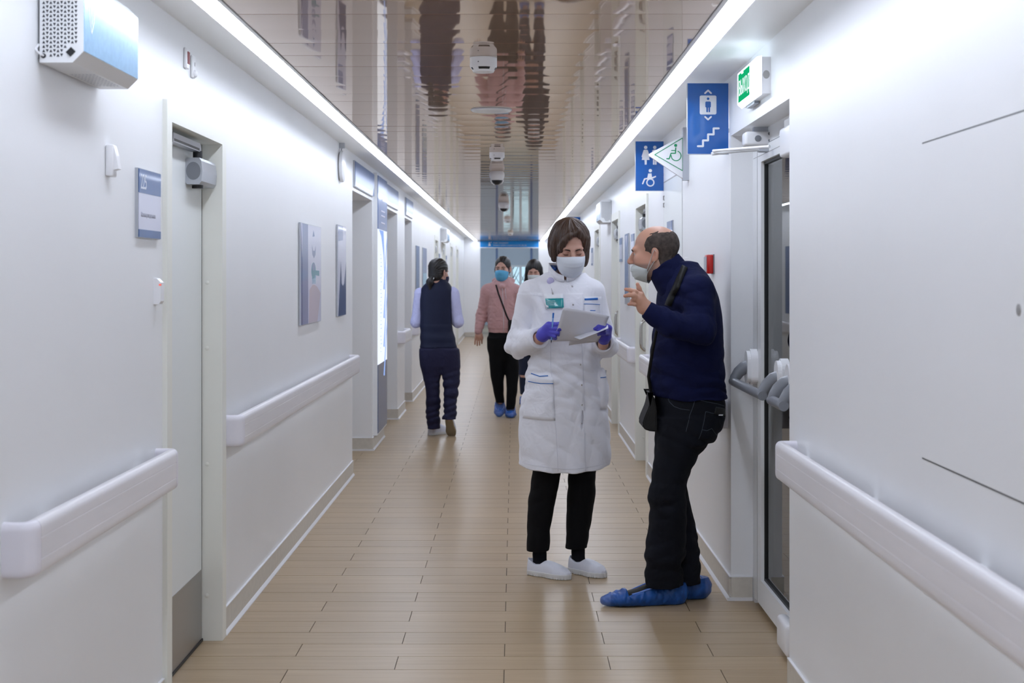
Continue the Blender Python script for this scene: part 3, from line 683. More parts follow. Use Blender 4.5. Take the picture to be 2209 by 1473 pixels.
# exit light
F = onR(5.98, 2.13)
r = empty('exit_light', F(0, 0)); tag(r, 'lit green and white exit light box on the right wall above the glazed door', 'exit sign')
L_ = .48
fbox(MB(), F, 0, L_, .004, .142, 0, .034).build('base', 'white', r)
m = MB(); m.prism([(.034, 0), (.052, .016), (.052, .142), (.034, .146)], lambda p, q, s: F(s, q, p), .0, L_); bx_ = m.build('diffuser', 'exitlit', r)
fbox(MB(), F, .03, L_*.64, .020, .134, .052, .0535).build('green_field', 'exitgreen', bx_)
text('lettering', 'ВЫХОД', PF(F(.045, .045), F.u, F.v, F.n), .084, emis('exit_letters', (.8, .95, 1), 1.3), bx_, .0540, sx=.86)
m = MB(); fbox(m, F, .12, .16, .126, .131, .0535, .0545); m.build('mark', 'exitlit', bx_)
fbox(MB(), F, .06, .25, -.006, .004, .006, .024).build('vent', 'grey', r)
MB().lathe([(.016, 0), (.016, .001)], lambda u, v, h: F(L_+h, .075+v, .017+u*.8), 18).build('knockout', 'midgrey', r)

# detector block and closer arm over the glazed door
r = empty('door_sensor', px(1640, 300, 6.15)); tag(r, 'small white detector with a grey lens under the lintel of the glazed door', 'sensor')
c = px(1637, 300, 6.12)
MB().rbox(c.x-.062, c.x+.07, c.y-.03, c.y+.06, c.z-.03, c.z+.03, .012, 3).build('case', 'white', r, smooth=True)
MB().lathe([(.014, 0), (.012, .006), (.004, .008)], lambda u, v, h: (c.x-.008+u, c.y-.03-h, c.z+v), 18).build('lens', 'grey', r, smooth=True)
MB().lathe([(.007, 0), (.006, .004)], lambda u, v, h: (c.x+.04+u, c.y-.03-h, c.z+.02+v), 12).lathe([(.006, 0), (.005, .004)], lambda u, v, h: (c.x+.04+u, c.y-.03-h, c.z-.008+v), 12).build('indicator', 'grey', r)
MB().box(c.x-.02, c.x+.04, c.y, c.y+.04, c.z+.03, 2.07).build('bracket', 'silver', r)
MB().box(c.x+.0, c.x+.03, c.y+.0, c.y+.03, c.z-.05, c.z-.03).build('mount', 'silver', r)
r = empty('door_closer', (XR+.09, 5.62, 1.99)); tag(r, 'white door closer with a folded arm over the glazed door', 'door closer')
MB().rbox(XR+.042, XR+.090, 5.30, 5.56, 1.895, 2.005, .012, 3).build('body', 'white', r, smooth=True)
MB().box(XR+.05, XR+.08, 5.36, 5.5, 2.005, 2.03).build('spindle', 'midgrey', r)
e = px(1535, 332, 5.93); h = px(1642, 322, 5.98)
MB().tube([h, (h+e)/2+Vector((0, 0, .004)), e], [.007, .0085, .007], 8).tube([e+Vector((.006, 0, .012)), px(1660, 316, 5.7)], .006, 8).build('arm', 'white', r, smooth=True)
MB().rbox(h.x-.012, h.x+.03, h.y-.012, h.y+.02, h.z-.012, h.z+.012, .003).build('shoe', 'silver', r)

# two panic bars on the glazed door
def panic(yh, ye, label):
    X = XR+.092; r = empty('panic_bar', (X, (yh+ye)/2, 1.03)); tag(r, label, 'panic bar')
    def mount(y, w):
        h = w/2; top = [(y+h*math.cos(t), 1.075+.052*math.sin(t)) for t in np.linspace(0, PI, 13)]; bot = [(y+h*math.cos(t), 1.005+.032*math.sin(t)) for t in np.linspace(PI, 2*PI, 11)]
        MB().prism(top+bot, lambda p, q, s: (s, p, q), X, X-.030).build('cover', 'white', r)
        k = .90; MB().prism([(y+(p-y)*k, 1.045+(q-1.045)*k) for p, q in top+bot], lambda p, q, s: (s, p, q), X-.030, X-.046).build('cover_front', 'white', r)
        MB().tube([(X-.03, y, 1.052), (X-.055, y, 1.045), (X-.078, y, 1.025), (X-.094, y, 1.0), (X-.101, y, .980)], [.030, .0285, .026, .023, .021], 14).build('lever', 'grey', r, smooth=True)
    mount(yh, .1); mount(ye, .1)
    MB().tube([(X-.101, yh-.022, .984), (X-.101, ye+.022, .984)], .0185, 16).build('bar', 'grey', r, smooth=True)
    return r
panic(5.65, 6.38, 'grey panic bar in white mounts on the glazed door, the farther one')
panic(5.21, 5.42, 'grey panic bar half hidden by the wall corner, the nearer one')
r = empty('door_stop', (XR+.07, 5.45, .1)); tag(r, 'white rounded cover at the foot of the glazed door by the wall corner', 'door stop')
MB().rbox(XR+.045, XR+.092, 5.44, 5.64, .02, .145, .018, 3).build('case', 'white', r, smooth=True)

# fire call point
F = onR(7.14, 1.456)
r = empty('fire_call_point', F(0, 0)); tag(r, 'small red fire call point on the right wall behind the shoulder of the man', 'fire alarm')
frbox(MB(), F, 0, .09, 0, .092, .004, .036, .006).build('red_body', 'red', r, smooth=True)
fbox(MB(), F, .008, .082, .010, .082, .036, .040).build('front_plate', 'silver', r)
fbox(MB(), F, -.004, .094, -.002, .094, 0, .005).build('back_box', 'grey', r)

# access panel in the right wall (flush hatch with a shadow gap)
y0, y1 = 3.457, 2.45; zt = 1.45+(593-308)*3.457/FPX; zb = 1.45-(989-593)*3.457/FPX
F = onR(y0, zb)
r = empty('access_panel', F(0, 0)); tag(r, 'large flush white access hatch in the near right wall above the handrail', 'panel')
w = y0-y1; h = zt-zb
frbox(MB(), F, .0025, w, .0035, h-.0035, .0001, .0016, .0004, 1).build('hatch', 'wall', r)
m = MB(); fbox(m, F, 0, w, 0, .0026, .0001, .0009); fbox(m, F, 0, w, h-.0026, h, .0001, .0009); fbox(m, F, 0, .0012, 0, h, .0001, .0004); m.build('gap', 'gasket', r)
yl = XR*FPX/(2200-CX)
MB().lathe([(.012, .001), (.0115, .003), (.007, .0035)], lambda u, v, hh: (XR-hh, yl+u, 1.45-(668-593)*yl/FPX+v), 20).build('lock', 'steel', r, smooth=True)

# ---------------------------------------------------------------- ceiling devices
def detector(Y, X, label, D=.1):
    r = empty('smoke_detector', (X, Y, ZC)); tag(r, label, 'smoke detector', None); R = D/2
    f = lambda u, v, h: (X+u, Y+v, ZC-h)
    MB().lathe([(R, .0), (R, .030), (R*.97, .036), (R*.82, .046), (R*.76, .053), (R*.3, .056)], f, 36).build('body', 'white', r, smooth=True)
    m = MB()
    for a0, a1 in ((-.38, .55), (-1.25, -.98), (1.2, 1.6), (2.2, 3.0)):
        n = 8
        pr = [(R*.845*1.01, .0452), (R*.955*1.012, .0372)]
        vs = []; 
        for i in range(n+1):
            t = -PI/2+a0+(a1-a0)*i/n
            for rr, hh in pr: vs.append(f(rr*math.cos(t), rr*math.sin(t), hh))
        m.add(vs, [(2*i, 2*i+1, 2*i+3, 2*i+2) for i in range(n)])
    m.build('vent_slot', 'black', r)
    MB().lathe([(.0025, 0), (.002, .0015)], lambda u, v, h: (X-.018+u, Y-R+.001-h, ZC-.02+v), 8).build('indicator', 'grey', r)
    return r
detector(5.385, -.113, 'nearest white smoke detector on the glossy ceiling')
detector(9.55, -.112, 'white smoke detector just before the first dome camera')
detector(16.6, -.105, 'small smoke detector behind the second dome camera')
detector(20.9, -.095, 'far smoke detector on the ceiling, third after the dome cameras')
detector(27.5, -.07, 'farthest tiny smoke detector by the blue header')
r = empty('ceiling_speaker', (-.11, 7.08, ZC)); tag(r, 'flat round white ceiling speaker between two smoke detectors', 'speaker')
MB().lathe([(.098, 0), (.098, .004), (.094, .008), (.08, .0095), (.02, .0095)], lambda u, v, h: (-.11+u, 7.08+v, ZC-h), 40).build('grille', 'whitemetal', r, smooth=True)
MB().lathe([(.1005, 0), (.1005, .003)], lambda u, v, h: (-.11+u, 7.08+v, ZC-h), 40).build('rim', 'silver', r)
def dome(Y, X, label):
    r = empty('dome_camera', (X, Y, ZC)); tag(r, label, 'camera')
    f = lambda u, v, h: (X+u, Y+v, ZC-h)
    MB().lathe([(.050, 0), (.058, .012), (.0595, .03), (.055, .05), (.046, .068)], f, 32).build('housing', 'white', r, smooth=True)
    MB().lathe([(.040, .06)]+[(.040*math.cos(t), .066+.036*math.sin(t)) for t in np.linspace(0, 1.5, 8)], f, 28).build('dome', 'black', r, smooth=True)
    m = MB()
    for s in (-1, 1): m.tube([f(s*(.0465*math.cos(t)), .0, .062+.042*math.sin(t)) for t in np.linspace(0, 1.15, 8)], .006, 8)
    m.build('yoke', 'white', r, smooth=True); return r
dome(11.3, -.133, 'nearer white dome camera with a dark lens on the ceiling')
dome(16.1, -.115, 'farther white dome camera hanging before the blue header')

# ---------------------------------------------------------------- end of the corridor: header sign, lobby
F = facing(EX0, YE, EZ)
r = empty('header_sign', F(0, 0)); tag(r, 'blue header sign with white lettering over the opening at the corridor end', 'sign')
w = EX1-EX0
fbox(MB(), F, 0, w, .0, .15, 0, .03).build('panel', mat('header_blue', rgb(0, 140, 222), .35), r)
fbox(MB(), F, 0, w, -.02, 0, 0, .032).build('edge_trim', 'whitemetal', r)
text('lettering', 'Зона ожидания', PF(F(.30, .088), F.u, F.v, F.n), .048, 'signwhite', r, .031)
text('lettering', 'Кабинеты приёма пациентов 216, 218, 220, 222', PF(F(.30, .035), F.u, F.v, F.n), .036, 'signwhite', r, .031)
m = MB(); fpoly(m, F, circ(.215, .105, .016), .03, .0315); fpoly(m, F, [(.19, .03), (.25, .03), (.238, .085), (.198, .085)], .03, .0315); fpoly(m, F, circ(.255, .115, .012), .03, .0315); m.build('pictogram', 'signwhite', r)
LX0, LX1, LY1, LZ = -3.2, 2.6, YE+8, 3.0
m = MB(); t = .2
WX0, WX1, WZ0, WZ1 = -.34, .45, .62, 1.735
m.box(LX0, WX0, LY1, LY1+t, 0, LZ).box(WX1, LX1, LY1, LY1+t, 0, LZ).box(WX0, WX1, LY1, LY1+t, 0, WZ0).box(WX0, WX1, LY1, LY1+t, WZ1, LZ)
m.box(LX0-t, LX0, YE+.25, LY1+t, 0, .5).box(LX0-t, LX0, YE+.25, LY1+t, 2.5, LZ).box(LX0-t, LX0, YE+.25, YE+2, .5, 2.5).box(LX0-t, LX0, LY1-2, LY1+t, .5, 2.5)
m.box(LX1, LX1+t, YE+.25, LY1+t, 0, .5).box(LX1, LX1+t, YE+.25, LY1+t, 2.5, LZ).box(LX1, LX1+t, YE+.25, YE+2, .5, 2.5).box(LX1, LX1+t, LY1-2, LY1+t, .5, 2.5)
m.box(LX0, XL, YE, YE+.25, 0, LZ).box(XR, LX1, YE, YE+.25, 0, LZ).box(XL, XR, YE, YE+.25, ZS+.1, LZ)
m.box(LX0, LX1, YE, LY1+t, LZ, LZ+.1)
struct(m.build('wall_lobby', 'lobby'))
m = MB()
for x in (-.50, .50): m.box(x-.03, x+.03, LY1-.02, LY1, 0, LZ)
struct(m.build('trim_2', mat('lobby_batten', rgb(120, 140, 180), .5, bump=.05), None))
def window(n, P, w, h, cols):
    r = struct(empty('window_%d' % n, P(0, 0, 0))); f = MB(); g = MB(); B = lambda m, a0, a1, b0, b1, c0, c1: fbox(m, P, a0, a1, b0, b1, c0, c1)
    B(f, 0, w, 0, .05, -.1, .0); B(f, 0, w, h-.05, h, -.1, 0)
    for i in range(cols+1):
        x = w*i/cols; B(f, max(.001, x-.035), min(w-.001, x+.035), .001, h-.001, -.098, -.003)
    f.build('window_frame', 'whitemetal', r)
    for i in range(cols): fbox(MB(), P, w*i/cols+.036, w*(i+1)/cols-.036, .05, h-.05, -.055, -.049).build('pane', 'glass', r)
window(1, PF((WX0, LY1, WZ0), (1, 0, 0), (0, 0, 1), (0, -1, 0)), WX1-WX0, WZ1-WZ0, 3)
window(2, PF((LX0, YE+2, .5), (0, 1, 0), (0, 0, 1), (1, 0, 0)), LY1-YE-4, 2, 4)  # unseen side window, added to let sky light into the lobby
window(3, PF((LX1, LY1-2, .5), (0, -1, 0), (0, 0, 1), (-1, 0, 0)), LY1-YE-4, 2, 4)  # its counterpart opposite, also unseen and added for daylight
for k, y in enumerate((YE+2.2, YE+5.4)):  # unseen glowing ceiling panels, added to brighten the lobby
    o = MB().box(-1.4, 1.2, y-.15, y+.15, LZ-.03, LZ-.001).build('lobby_fill_panel', emis('lobby_fill_panel_%d' % k, (.85, .93, 1), 10)); tag(o, ('unseen fill light panel added in the lobby, nearer one', 'unseen fill light panel added in the lobby, farther one')[k], 'ceiling light')
# bench in the lobby
r = empty('bench', (-.85, YE+2.2, 0)); tag(r, 'low dark bench in the lobby seen past the arm of the woman in pink', 'bench')
MB().rbox(-1.2, -.42, YE+2.0, YE+2.5, .38, .46, .02).build('seat', 'grey', r); MB().rbox(-1.2, -.42, YE+2.45, YE+2.52, .46, .62, .02).build('backrest', 'black', r)
for x in (-1.12, -.5):
    for y in (YE+2.06, YE+2.42): MB().box(x-.02, x+.02, y-.02, y+.02, 0, .38).build('leg', 'steel', r)
# bare trees outside the lobby window
M['bark'] = mat('bark', (.06, .05, .045), .9, vary=.3, vscale=8)
for i, (x, y, hgt) in enumerate(((-.1, LY1+3.5, 3.4), (.6, LY1+5, 4.0))):
    rr = random.Random(i+3); m = MB(); base = Vector((x, y, -.5)); m.tube([base, base+Vector((.05, 0, hgt*.4)), base+Vector((-.03, 0, hgt))], [.07, .05, .02], 7)
    for k in range(14):
        z = hgt*(.25+.05*k); p = base+Vector((0, 0, z)); d = Vector((rr.uniform(-1, 1), rr.uniform(-.4, .4), rr.uniform(.2, .9)))
        m.tube([p, p+d*.4, p+d*.8+Vector((rr.uniform(-.15, .15), 0, .1))], [.02, .012, .006], 5)
    o = m.build('tree', 'bark'); tag(o, ('slim bare tree outside the lobby window, left one', 'slim bare tree outside the lobby window, right one')[i], 'tree')
struct(MB().box(-8, 8, LY1+.3, LY1+16, -.6, -.5).build('ground', mat('snow_ground', (.7, .74, .8), .7, bump=.2, bscale=3)))
# ================================================================ people: smooth-blended distance fields meshed with surface nets
from mathutils.bvhtree import BVHTree
f32 = np.float32
def seg(a, b, ra, rb, sy=1.):
    a = np.array(a, f32); b = np.array(b, f32); d = b-a; L2 = float(d@d)+1e-12
    def f(X, Y, Z):
        x, y, z = X-a[0], Y-a[1], Z-a[2]
        t = np.clip((x*d[0]+y*d[1]+z*d[2])/L2, 0, 1)
        return np.sqrt((x-t*d[0])**2+((y-t*d[1])*sy)**2+(z-t*d[2])**2)-(ra+(rb-ra)*t)
    r = max(ra, rb)
    return f, np.minimum(a, b)-r, np.maximum(a, b)+r
def ell(c, r, R=None):
    c = np.array(c, f32); r = np.array(r, f32)
    def f(X, Y, Z):
        x, y, z = X-c[0], Y-c[1], Z-c[2]
        if R is not None:
            x, y, z = (x*R[0][0]+y*R[0][1]+z*R[0][2], x*R[1][0]+y*R[1][1]+z*R[1][2], x*R[2][0]+y*R[2][1]+z*R[2][2])
        k0 = np.sqrt((x/r[0])**2+(y/r[1])**2+(z/r[2])**2); k1 = np.sqrt((x/r[0]**2)**2+(y/r[1]**2)**2+(z/r[2]**2)**2)
        return k0*(k0-1)/(k1+1e-6)
    e = np.full(3, r.max()) if R is not None else r
    return f, c-e, c+e
def loft(rows, n=2.3, sm=.02, grow=0.):
    rows = sorted(rows); A = np.array(rows, f32); z0, z1 = A[0, 0], A[-1, 0]
    zz = np.linspace(z0, z1, 240); T = []
    s = max(1, int(sm/(z1-z0)*240)); kx = np.arange(-2*s, 2*s+1); kk = np.exp(-(kx/s)**2); kk /= kk.sum()
    for i in range(1, 5):
        v = np.interp(zz, A[:, 0], A[:, i]); v = np.convolve(np.pad(v, 2*s, mode='edge'), kk, 'valid'); T.append(v)
    def f(X, Y, Z):
        cx, cy, a, b = [np.interp(Z, zz, t).astype(f32) for t in T]
        a = a+grow; b = b+grow
        q = ((np.abs((X-cx)/a))**n+(np.abs((Y-cy)/b))**n)**(1/n)
        return np.maximum((q-1)*np.minimum(a, b), np.maximum(Z-z1, z0-Z))
    mx = A[:, 3].max()+grow; my = A[:, 4].max()+grow
    return f, np.array([A[:, 1].min()-mx, A[:, 2].min()-my, z0]), np.array([A[:, 1].max()+mx, A[:, 2].max()+my, z1])
class Vol:
    def __init__(s, lo, hi, h):
        s.h = h; s.lo = np.array(lo, f32); s.ax = [np.arange(lo[i], hi[i]+h, h, dtype=f32) for i in range(3)]
        s.D = np.full([len(a) for a in s.ax], .4, f32)
    def sl(s, lo, hi, m):
        r = []
        for i in range(3):
            a = int(max(0, math.floor((lo[i]-m-s.lo[i])/s.h))); b = int(min(len(s.ax[i]), math.ceil((hi[i]+m-s.lo[i])/s.h)+1)); r.append(slice(a, max(a, b)))
        X, Y, Z = s.ax[0][r[0]][:, None, None], s.ax[1][r[1]][None, :, None], s.ax[2][r[2]][None, None, :]
        return tuple(r), X, Y, Z
    def add(s, p, k=0., m=None):
        f, lo, hi = p; r, X, Y, Z = s.sl(lo, hi, (m or k)+4*s.h)
        d = f(X, Y, Z).astype(f32); c = s.D[r]
        if d.size == 0: return s
        if k > 0: hh = np.maximum(k-np.abs(c-d), 0)/k; s.D[r] = np.minimum(c, d)-hh*hh*k/4
        else: s.D[r] = np.minimum(c, d)
        return s
    def cut(s, p, k=0.):
        f, lo, hi = p; r, X, Y, Z = s.sl(lo, hi, k+3*s.h)
        d = -f(X, Y, Z).astype(f32); c = s.D[r]
        if d.size == 0: return s
        if k > 0: hh = np.maximum(k-np.abs(c-d), 0)/k; s.D[r] = np.maximum(c, d)+hh*hh*k/4
        else: s.D[r] = np.maximum(c, d)
        return s
    def disp(s, fn): s.D += fn(s.ax[0][:, None, None], s.ax[1][None, :, None], s.ax[2][None, None, :]).astype(f32); return s
    def clip(s, fn): s.D = np.maximum(s.D, fn(s.ax[0][:, None, None], s.ax[1][None, :, None], s.ax[2][None, None, :]).astype(f32)); return s
    def mesh(s):
        D = s.D; D[0] = D[-1] = .4; D[:, 0] = D[:, -1] = .4; D[:, :, 0] = D[:, :, -1] = .4
        I = D < 0; n = D.shape
        cnt = np.zeros([n[0]-1, n[1]-1, n[2]-1], np.int8); offs = [(i, j, k) for i in (0, 1) for j in (0, 1) for k in (0, 1)]
        g = lambda A, o: A[o[0]:n[0]-1+o[0], o[1]:n[1]-1+o[1], o[2]:n[2]-1+o[2]]
        for o in offs: cnt += g(I, o)
        ai, aj, ak = np.nonzero((cnt > 0) & (cnt < 8)); N = len(ai)
        idx = np.full(cnt.shape, -1, np.int32); idx[ai, aj, ak] = np.arange(N)
        val = {o: D[ai+o[0], aj+o[1], ak+o[2]] for o in offs}
        P = np.zeros((N, 3)); C = np.zeros(N)
        for o in offs:
            for d in range(3):
                if o[d]: continue
                p = list(o); p[d] = 1; p = tuple(p); a, b = val[o], val[p]; x = (a < 0) != (b < 0)
                t = np.where(x, a/(a-b+1e-12*(a == b)), 0)
                q = np.array(o, float)[None, :]+np.zeros((N, 3)); q[:, d] = t
                P += q*x[:, None]; C += x
        V = (P/C[:, None]+np.stack([ai, aj, ak], 1))*s.h+s.lo
        F = []
        for d in range(3):
            e1, e2 = (d+1) % 3, (d+2) % 3
            A = I; s0 = [slice(0, None)]*3; s1 = [slice(0, None)]*3; s0[d] = slice(0, n[d]-1); s1[d] = slice(1, n[d])
            x = I[tuple(s0)] != I[tuple(s1)]; ii = np.array(np.nonzero(x)); inside = I[tuple(s0)][x]
            ok = (ii[e1] > 0) & (ii[e2] > 0) & (ii[e1] < n[e1]-1) & (ii[e2] < n[e2]-1); ii = ii[:, ok]; inside = inside[ok]
            def c(u, v): q = ii.copy(); q[e1] -= u; q[e2] -= v; return idx[q[0], q[1], q[2]]
            qd = np.stack([c(1, 1), c(0, 1), c(0, 0), c(1, 0)], 1); qd[~inside] = qd[~inside][:, ::-1]; F.append(qd)
        return V, np.concatenate(F)
def smoothV(V, F, it=2, lam=.5):
    n = len(V)
    for _ in range(it):
        acc = np.zeros_like(V); c = np.zeros(n)
        for i in range(4):
            a, b = F[:, i], F[:, (i+1) % 4]; np.add.at(acc, a, V[b]); np.add.at(c, a, 1); np.add.at(acc, b, V[a]); np.add.at(c, b, 1)
        V = V+lam*(acc/np.maximum(c, 1)[:, None]-V)
    return V
class Msh:
    def __init__(s): s.V = []; s.F = []; s.C = []; s.n = 0
    def put(s, V, F, col=(1, 1, 1)):
        V = np.asarray(V, float); s.V.append(V); s.F += [np.asarray(F)+s.n] if not isinstance(F, list) else [np.array(F)+s.n]
        c = np.asarray(col, float); s.C.append(np.broadcast_to(c, (len(V), 3)) if c.ndim == 1 else c); s.n += len(V); return s
    def build(s, name, m, base, parent=None, attr=False):
        V = np.concatenate(s.V)-np.array(base); me = bpy.data.meshes.new(name)
        nl = sum(f.size for f in s.F); npo = sum(len(f) for f in s.F)
        me.vertices.add(len(V)); me.vertices.foreach_set('co', V.astype(f32).ravel())
        me.loops.add(nl); me.loops.foreach_set('vertex_index', np.concatenate([f.ravel() for f in s.F]).astype(np.int32))
        st = np.concatenate([np.full(len(f), f.shape[1]) for f in s.F]); me.polygons.add(npo)
        me.polygons.foreach_set('loop_start', np.concatenate([[0], np.cumsum(st)[:-1]]).astype(np.int32))
        me.update(calc_edges=True); me.polygons.foreach_set('use_smooth', np.ones(npo, bool))
        if attr:
            a = me.color_attributes.new('Col', 'FLOAT_COLOR', 'POINT'); c = np.concatenate(s.C); a.data.foreach_set('color', np.concatenate([c, np.ones((len(c), 1))], 1).astype(f32).ravel())
        me.materials.append(M[m] if isinstance(m, str) else m); me.validate()
        o = bpy.data.objects.new(name, me); COL.objects.link(o)
        if parent: o.parent = parent
        else: o.location = base; o.matrix_world = Matrix.Translation(base)
        return o
def noise(seed, amp, fr, ridge=True, dirs=None, nw=4):
    r = np.random.RandomState(seed); ds = r.normal(size=(nw, 3)) if dirs is None else np.array(dirs, float)
    ds = ds/np.linalg.norm(ds, axis=1)[:, None]*fr*r.uniform(.7, 1.35, (len(ds), 1)); ph = r.uniform(0, 6, len(ds)); wd = r.normal(size=(len(ds), 3))*fr*.35
    def f(X, Y, Z):
        t = 0
        for d, p, w in zip(ds, ph, wd):
            a = X*f32(d[0])+Y*f32(d[1])+Z*f32(d[2])+f32(p)+1.1*np.sin(X*f32(w[0])+Y*f32(w[1])+Z*f32(w[2]))
            t = t+((1-np.abs(np.sin(a))*2) if ridge else np.sin(a))
        return t*(amp/len(ds))
    return f
def near(c, r):
    c = np.array(c)
    return lambda X, Y, Z: np.exp(-(((X-f32(c[0]))**2+(Y-f32(c[1]))**2+(Z-f32(c[2]))**2)/f32(r*r)))
def PX(Y0): return lambda x, y, d=0.: np.array(px(x, y, Y0+d))
def rowsf(Y0):
    def g(y, xl, xr, d, b):
        Y = Y0+d; k = Y/FPX; return (EYE-(y-CY)*k, ((xl+xr)/2-CX)*k, Y, (xr-xl)/2*k, b)
    return lambda L: [g(*r) for r in L]
class Frame:
    def __init__(s, c, yaw, pitch=0., roll=0., sc=1.):      # yaw 0 looks at the camera (-Y), positive turns to +X
        f = Vector((math.sin(yaw)*math.cos(pitch), -math.cos(yaw)*math.cos(pitch), -math.sin(pitch)))
        r = f.cross(Vector((0, 0, 1))).normalized(); u = r.cross(f)
        q = Matrix.Rotation(roll, 3, f); s.R = np.array([q@r, f, q@u]); s.c = np.array(c); s.s = sc
    def __call__(s, V): return (np.asarray(V, float)*s.s)@s.R+s.c
    def pts(s, L): return [Vector(s(np.array(p))) for p in L]

# ---------------------------------------------------------------- cloth and skin materials
def M_(n, c, **k): M[n] = mat(n, c, **k)
M_('skin', (.5, .3, .2), rough=.48, attr='Col', bump=.08, bscale=500, sss=.06)
M_('coat_cloth', (.80, .80, .85), rough=.75, bump=.25, bscale=900, sheen=.2, fold=(16, .006))
M_('seam', (.70, .70, .76), rough=.8)
M_('piping', rgb(40, 110, 190), rough=.6)
M_('teal_card', rgb(40, 150, 155), rough=.2, coat=.6)
M_('black_cloth', (.0035, .0035, .0045), rough=.85, bump=.3, bscale=600, spec=.2)
M_('sock', (.006, .006, .009), rough=.9, bump=.5, bscale=500, spec=.2)
M_('shoe_white', (.72, .73, .80), rough=.42, bump=.15, bscale=300)
M_('sole_white', (.70, .70, .70), rough=.5, bump=.1, bscale=200)
M_('sole_tan', rgb(150, 135, 110), rough=.6, bump=.1, bscale=100)
M_('hair_brown', rgb(66, 45, 32), rough=.36, bump=.6, bscale=60, stretch=(14, 14, 1.5), vary=.35, vscale=25)
M_('hair_dark', rgb(22, 17, 16), rough=.34, bump=.6, bscale=60, stretch=(14, 14, 1.5), vary=.3, vscale=25)
M_('hair_grey', rgb(74, 64, 59), rough=.9, bump=.8, bscale=420, vary=.45, vscale=60)
M_('glove', rgb(74, 70, 186), rough=.42, bump=.3, bscale=120)
M_('mask_white', (.66, .70, .76), rough=.7, bump=.2, bscale=400)
M_('mask_grey', (.56, .60, .60), rough=.7, bump=.2, bscale=400)
M_('mask_blue', rgb(92, 172, 212), rough=.7, bump=.2, bscale=300)
M_('mask_navy', rgb(24, 24, 62), rough=.8, bump=.2, bscale=300)
M_('sweater', rgb(14, 20, 58), rough=.9, bump=.35, bscale=500, spec=.2, vary=.08, vscale=9, fold=(17, .006))
M_('denim', rgb(11, 14, 24), rough=.85, bump=.4, bscale=700, vary=.25, vscale=7, spec=.25, fold=(16, .005))
M_('stitch', rgb(62, 70, 80), rough=.9)
M_('vest', rgb(17, 24, 52), rough=.6, bump=.25, bscale=120, spec=.3)
M_('shirt', rgb(196, 198, 234), rough=.75, bump=.2, bscale=200, fold=(20, .008))
M_('navy_trousers', rgb(18, 17, 54), rough=.8, bump=.2, bscale=300, fold=(18, .006))
M_('hoodie', rgb(194, 150, 148), rough=.9, bump=.4, bscale=300, sheen=.2, vary=.05, vscale=12, fold=(16, .008))
M_('dark_top', rgb(26, 28, 36), rough=.85, bump=.2, bscale=200)
M_('jeans_blue', rgb(28, 38, 62), rough=.85, bump=.3, bscale=300, vary=.3, vscale=9)
M_('black_leather', (.006, .006, .006), rough=.55, bump=.2, bscale=300, spec=.3)
M_('paper', rgb(214, 214, 222), rough=.7, bump=.05, bscale=200, vary=.012, vscale=30)
M_('pen_blue', rgb(120, 165, 225), rough=.2)
M_('eye_white', (.55, .52, .5), rough=.2); M_('iris', (.03, .018, .01), rough=.1); M_('brow', rgb(40, 27, 22), rough=.8, bump=.6, bscale=300)
def film():
    m = mat('cover_film', rgb(34, 92, 176), .32, bump=.6, bscale=55, vary=.25, vscale=30); m.node_tree.nodes['Principled BSDF'].inputs['Alpha'].default_value = .74; return m
M['film'] = film()
M_('elastic', rgb(120, 150, 220), rough=.6)
SK = {'fair': np.array(rgb(200, 156, 138)), 'ruddy': np.array(rgb(198, 150, 128)), 'tan': np.array(rgb(182, 132, 112))}

# ---------------------------------------------------------------- head
def head_vol(h=.0027, lids=1., masc=0., ears=True, neck=(-.038, -.22)):
    v = Vol((-.1, -.13, -.225), (.1, .145, .14), h)
    v.add(ell((0, -.012, .042), (.073, .098, .082)))
    v.add(ell((0, .03, -.035), (.057+.003*masc, .058, .078)), .03)
    v.add(ell((0, .066, -.093), (.023+.004*masc, .021, .018)), .03)
    for s in (-1, 1):
        v.add(ell((s*(.043+.004*masc), .018, -.06), (.019, .036, .034)), .03)
        v.add(ell((s*.036, .060, -.022), (.024, .022, .022)), .03)
        v.add(ell((s*.027, .080, .023), (.026, .013+.002*masc, .010)), .02)
    v.add(seg((0, -.022, -.05), (0, *neck), (.052+.002*masc), .056+.0*masc), .03)
    for s in (-1, 1): v.cut(ell((s*.0315, .105, .002), (.022, .021, .017)), .016)
    v.add(seg((0, .090, .012), (0, .109, -.027), .0085, .0125+.0015*masc), .014)
    v.add(ell((0, .112, -.031), (.011, .0095, .0095)), .008)
    for s in (-1, 1):
        v.add(ell((s*.0125, .101, -.034), (.0085, .0105, .0075)), .008)
        v.cut(ell((s*.007, .108, -.0415), (.004, .006, .004)), .004)
    v.add(seg((-.020, .083, -.0605), (.020, .083, -.0605), .0065, .0065), .01); v.add(ell((0, .091, -.0595), (.017, .0065, .0058)), .008)
    v.add(ell((0, .090, -.071), (.018, .0075, .0065)), .009); v.cut(seg((-.022, .097, -.0655), (.022, .097, -.0655), .0022, .0022), .004)
    for s in (-1, 1):
        lid = ell((s*.0315, .0735, .002), (.0155, .0138, .0130))
        def lf(X, Y, Z, g=lid[0], o=lids): return np.maximum(g(X, Y, Z), -(np.abs(Z-f32(.0015))-f32(.0048*(1-o)))-.0002) if o < 1 else g(X, Y, Z)
        v.add((lf, lid[1], lid[2]), .004)
        if ears:
            R = np.array([[math.cos(.35), s*math.sin(.35), 0], [-s*math.sin(.35), math.cos(.35), 0], [0, 0, 1]])
            e = ell((s*.0775, -.018, -.004), (.0065, .0185, .031), R); v.add(e, .006)
            v.cut(ell((s*.0845, -.012, -.001), (.007, .010, .0165), R), .004)
            v.add(ell((s*.0745, -.008, -.026), (.0065, .0085, .010), R), .006)
    return v
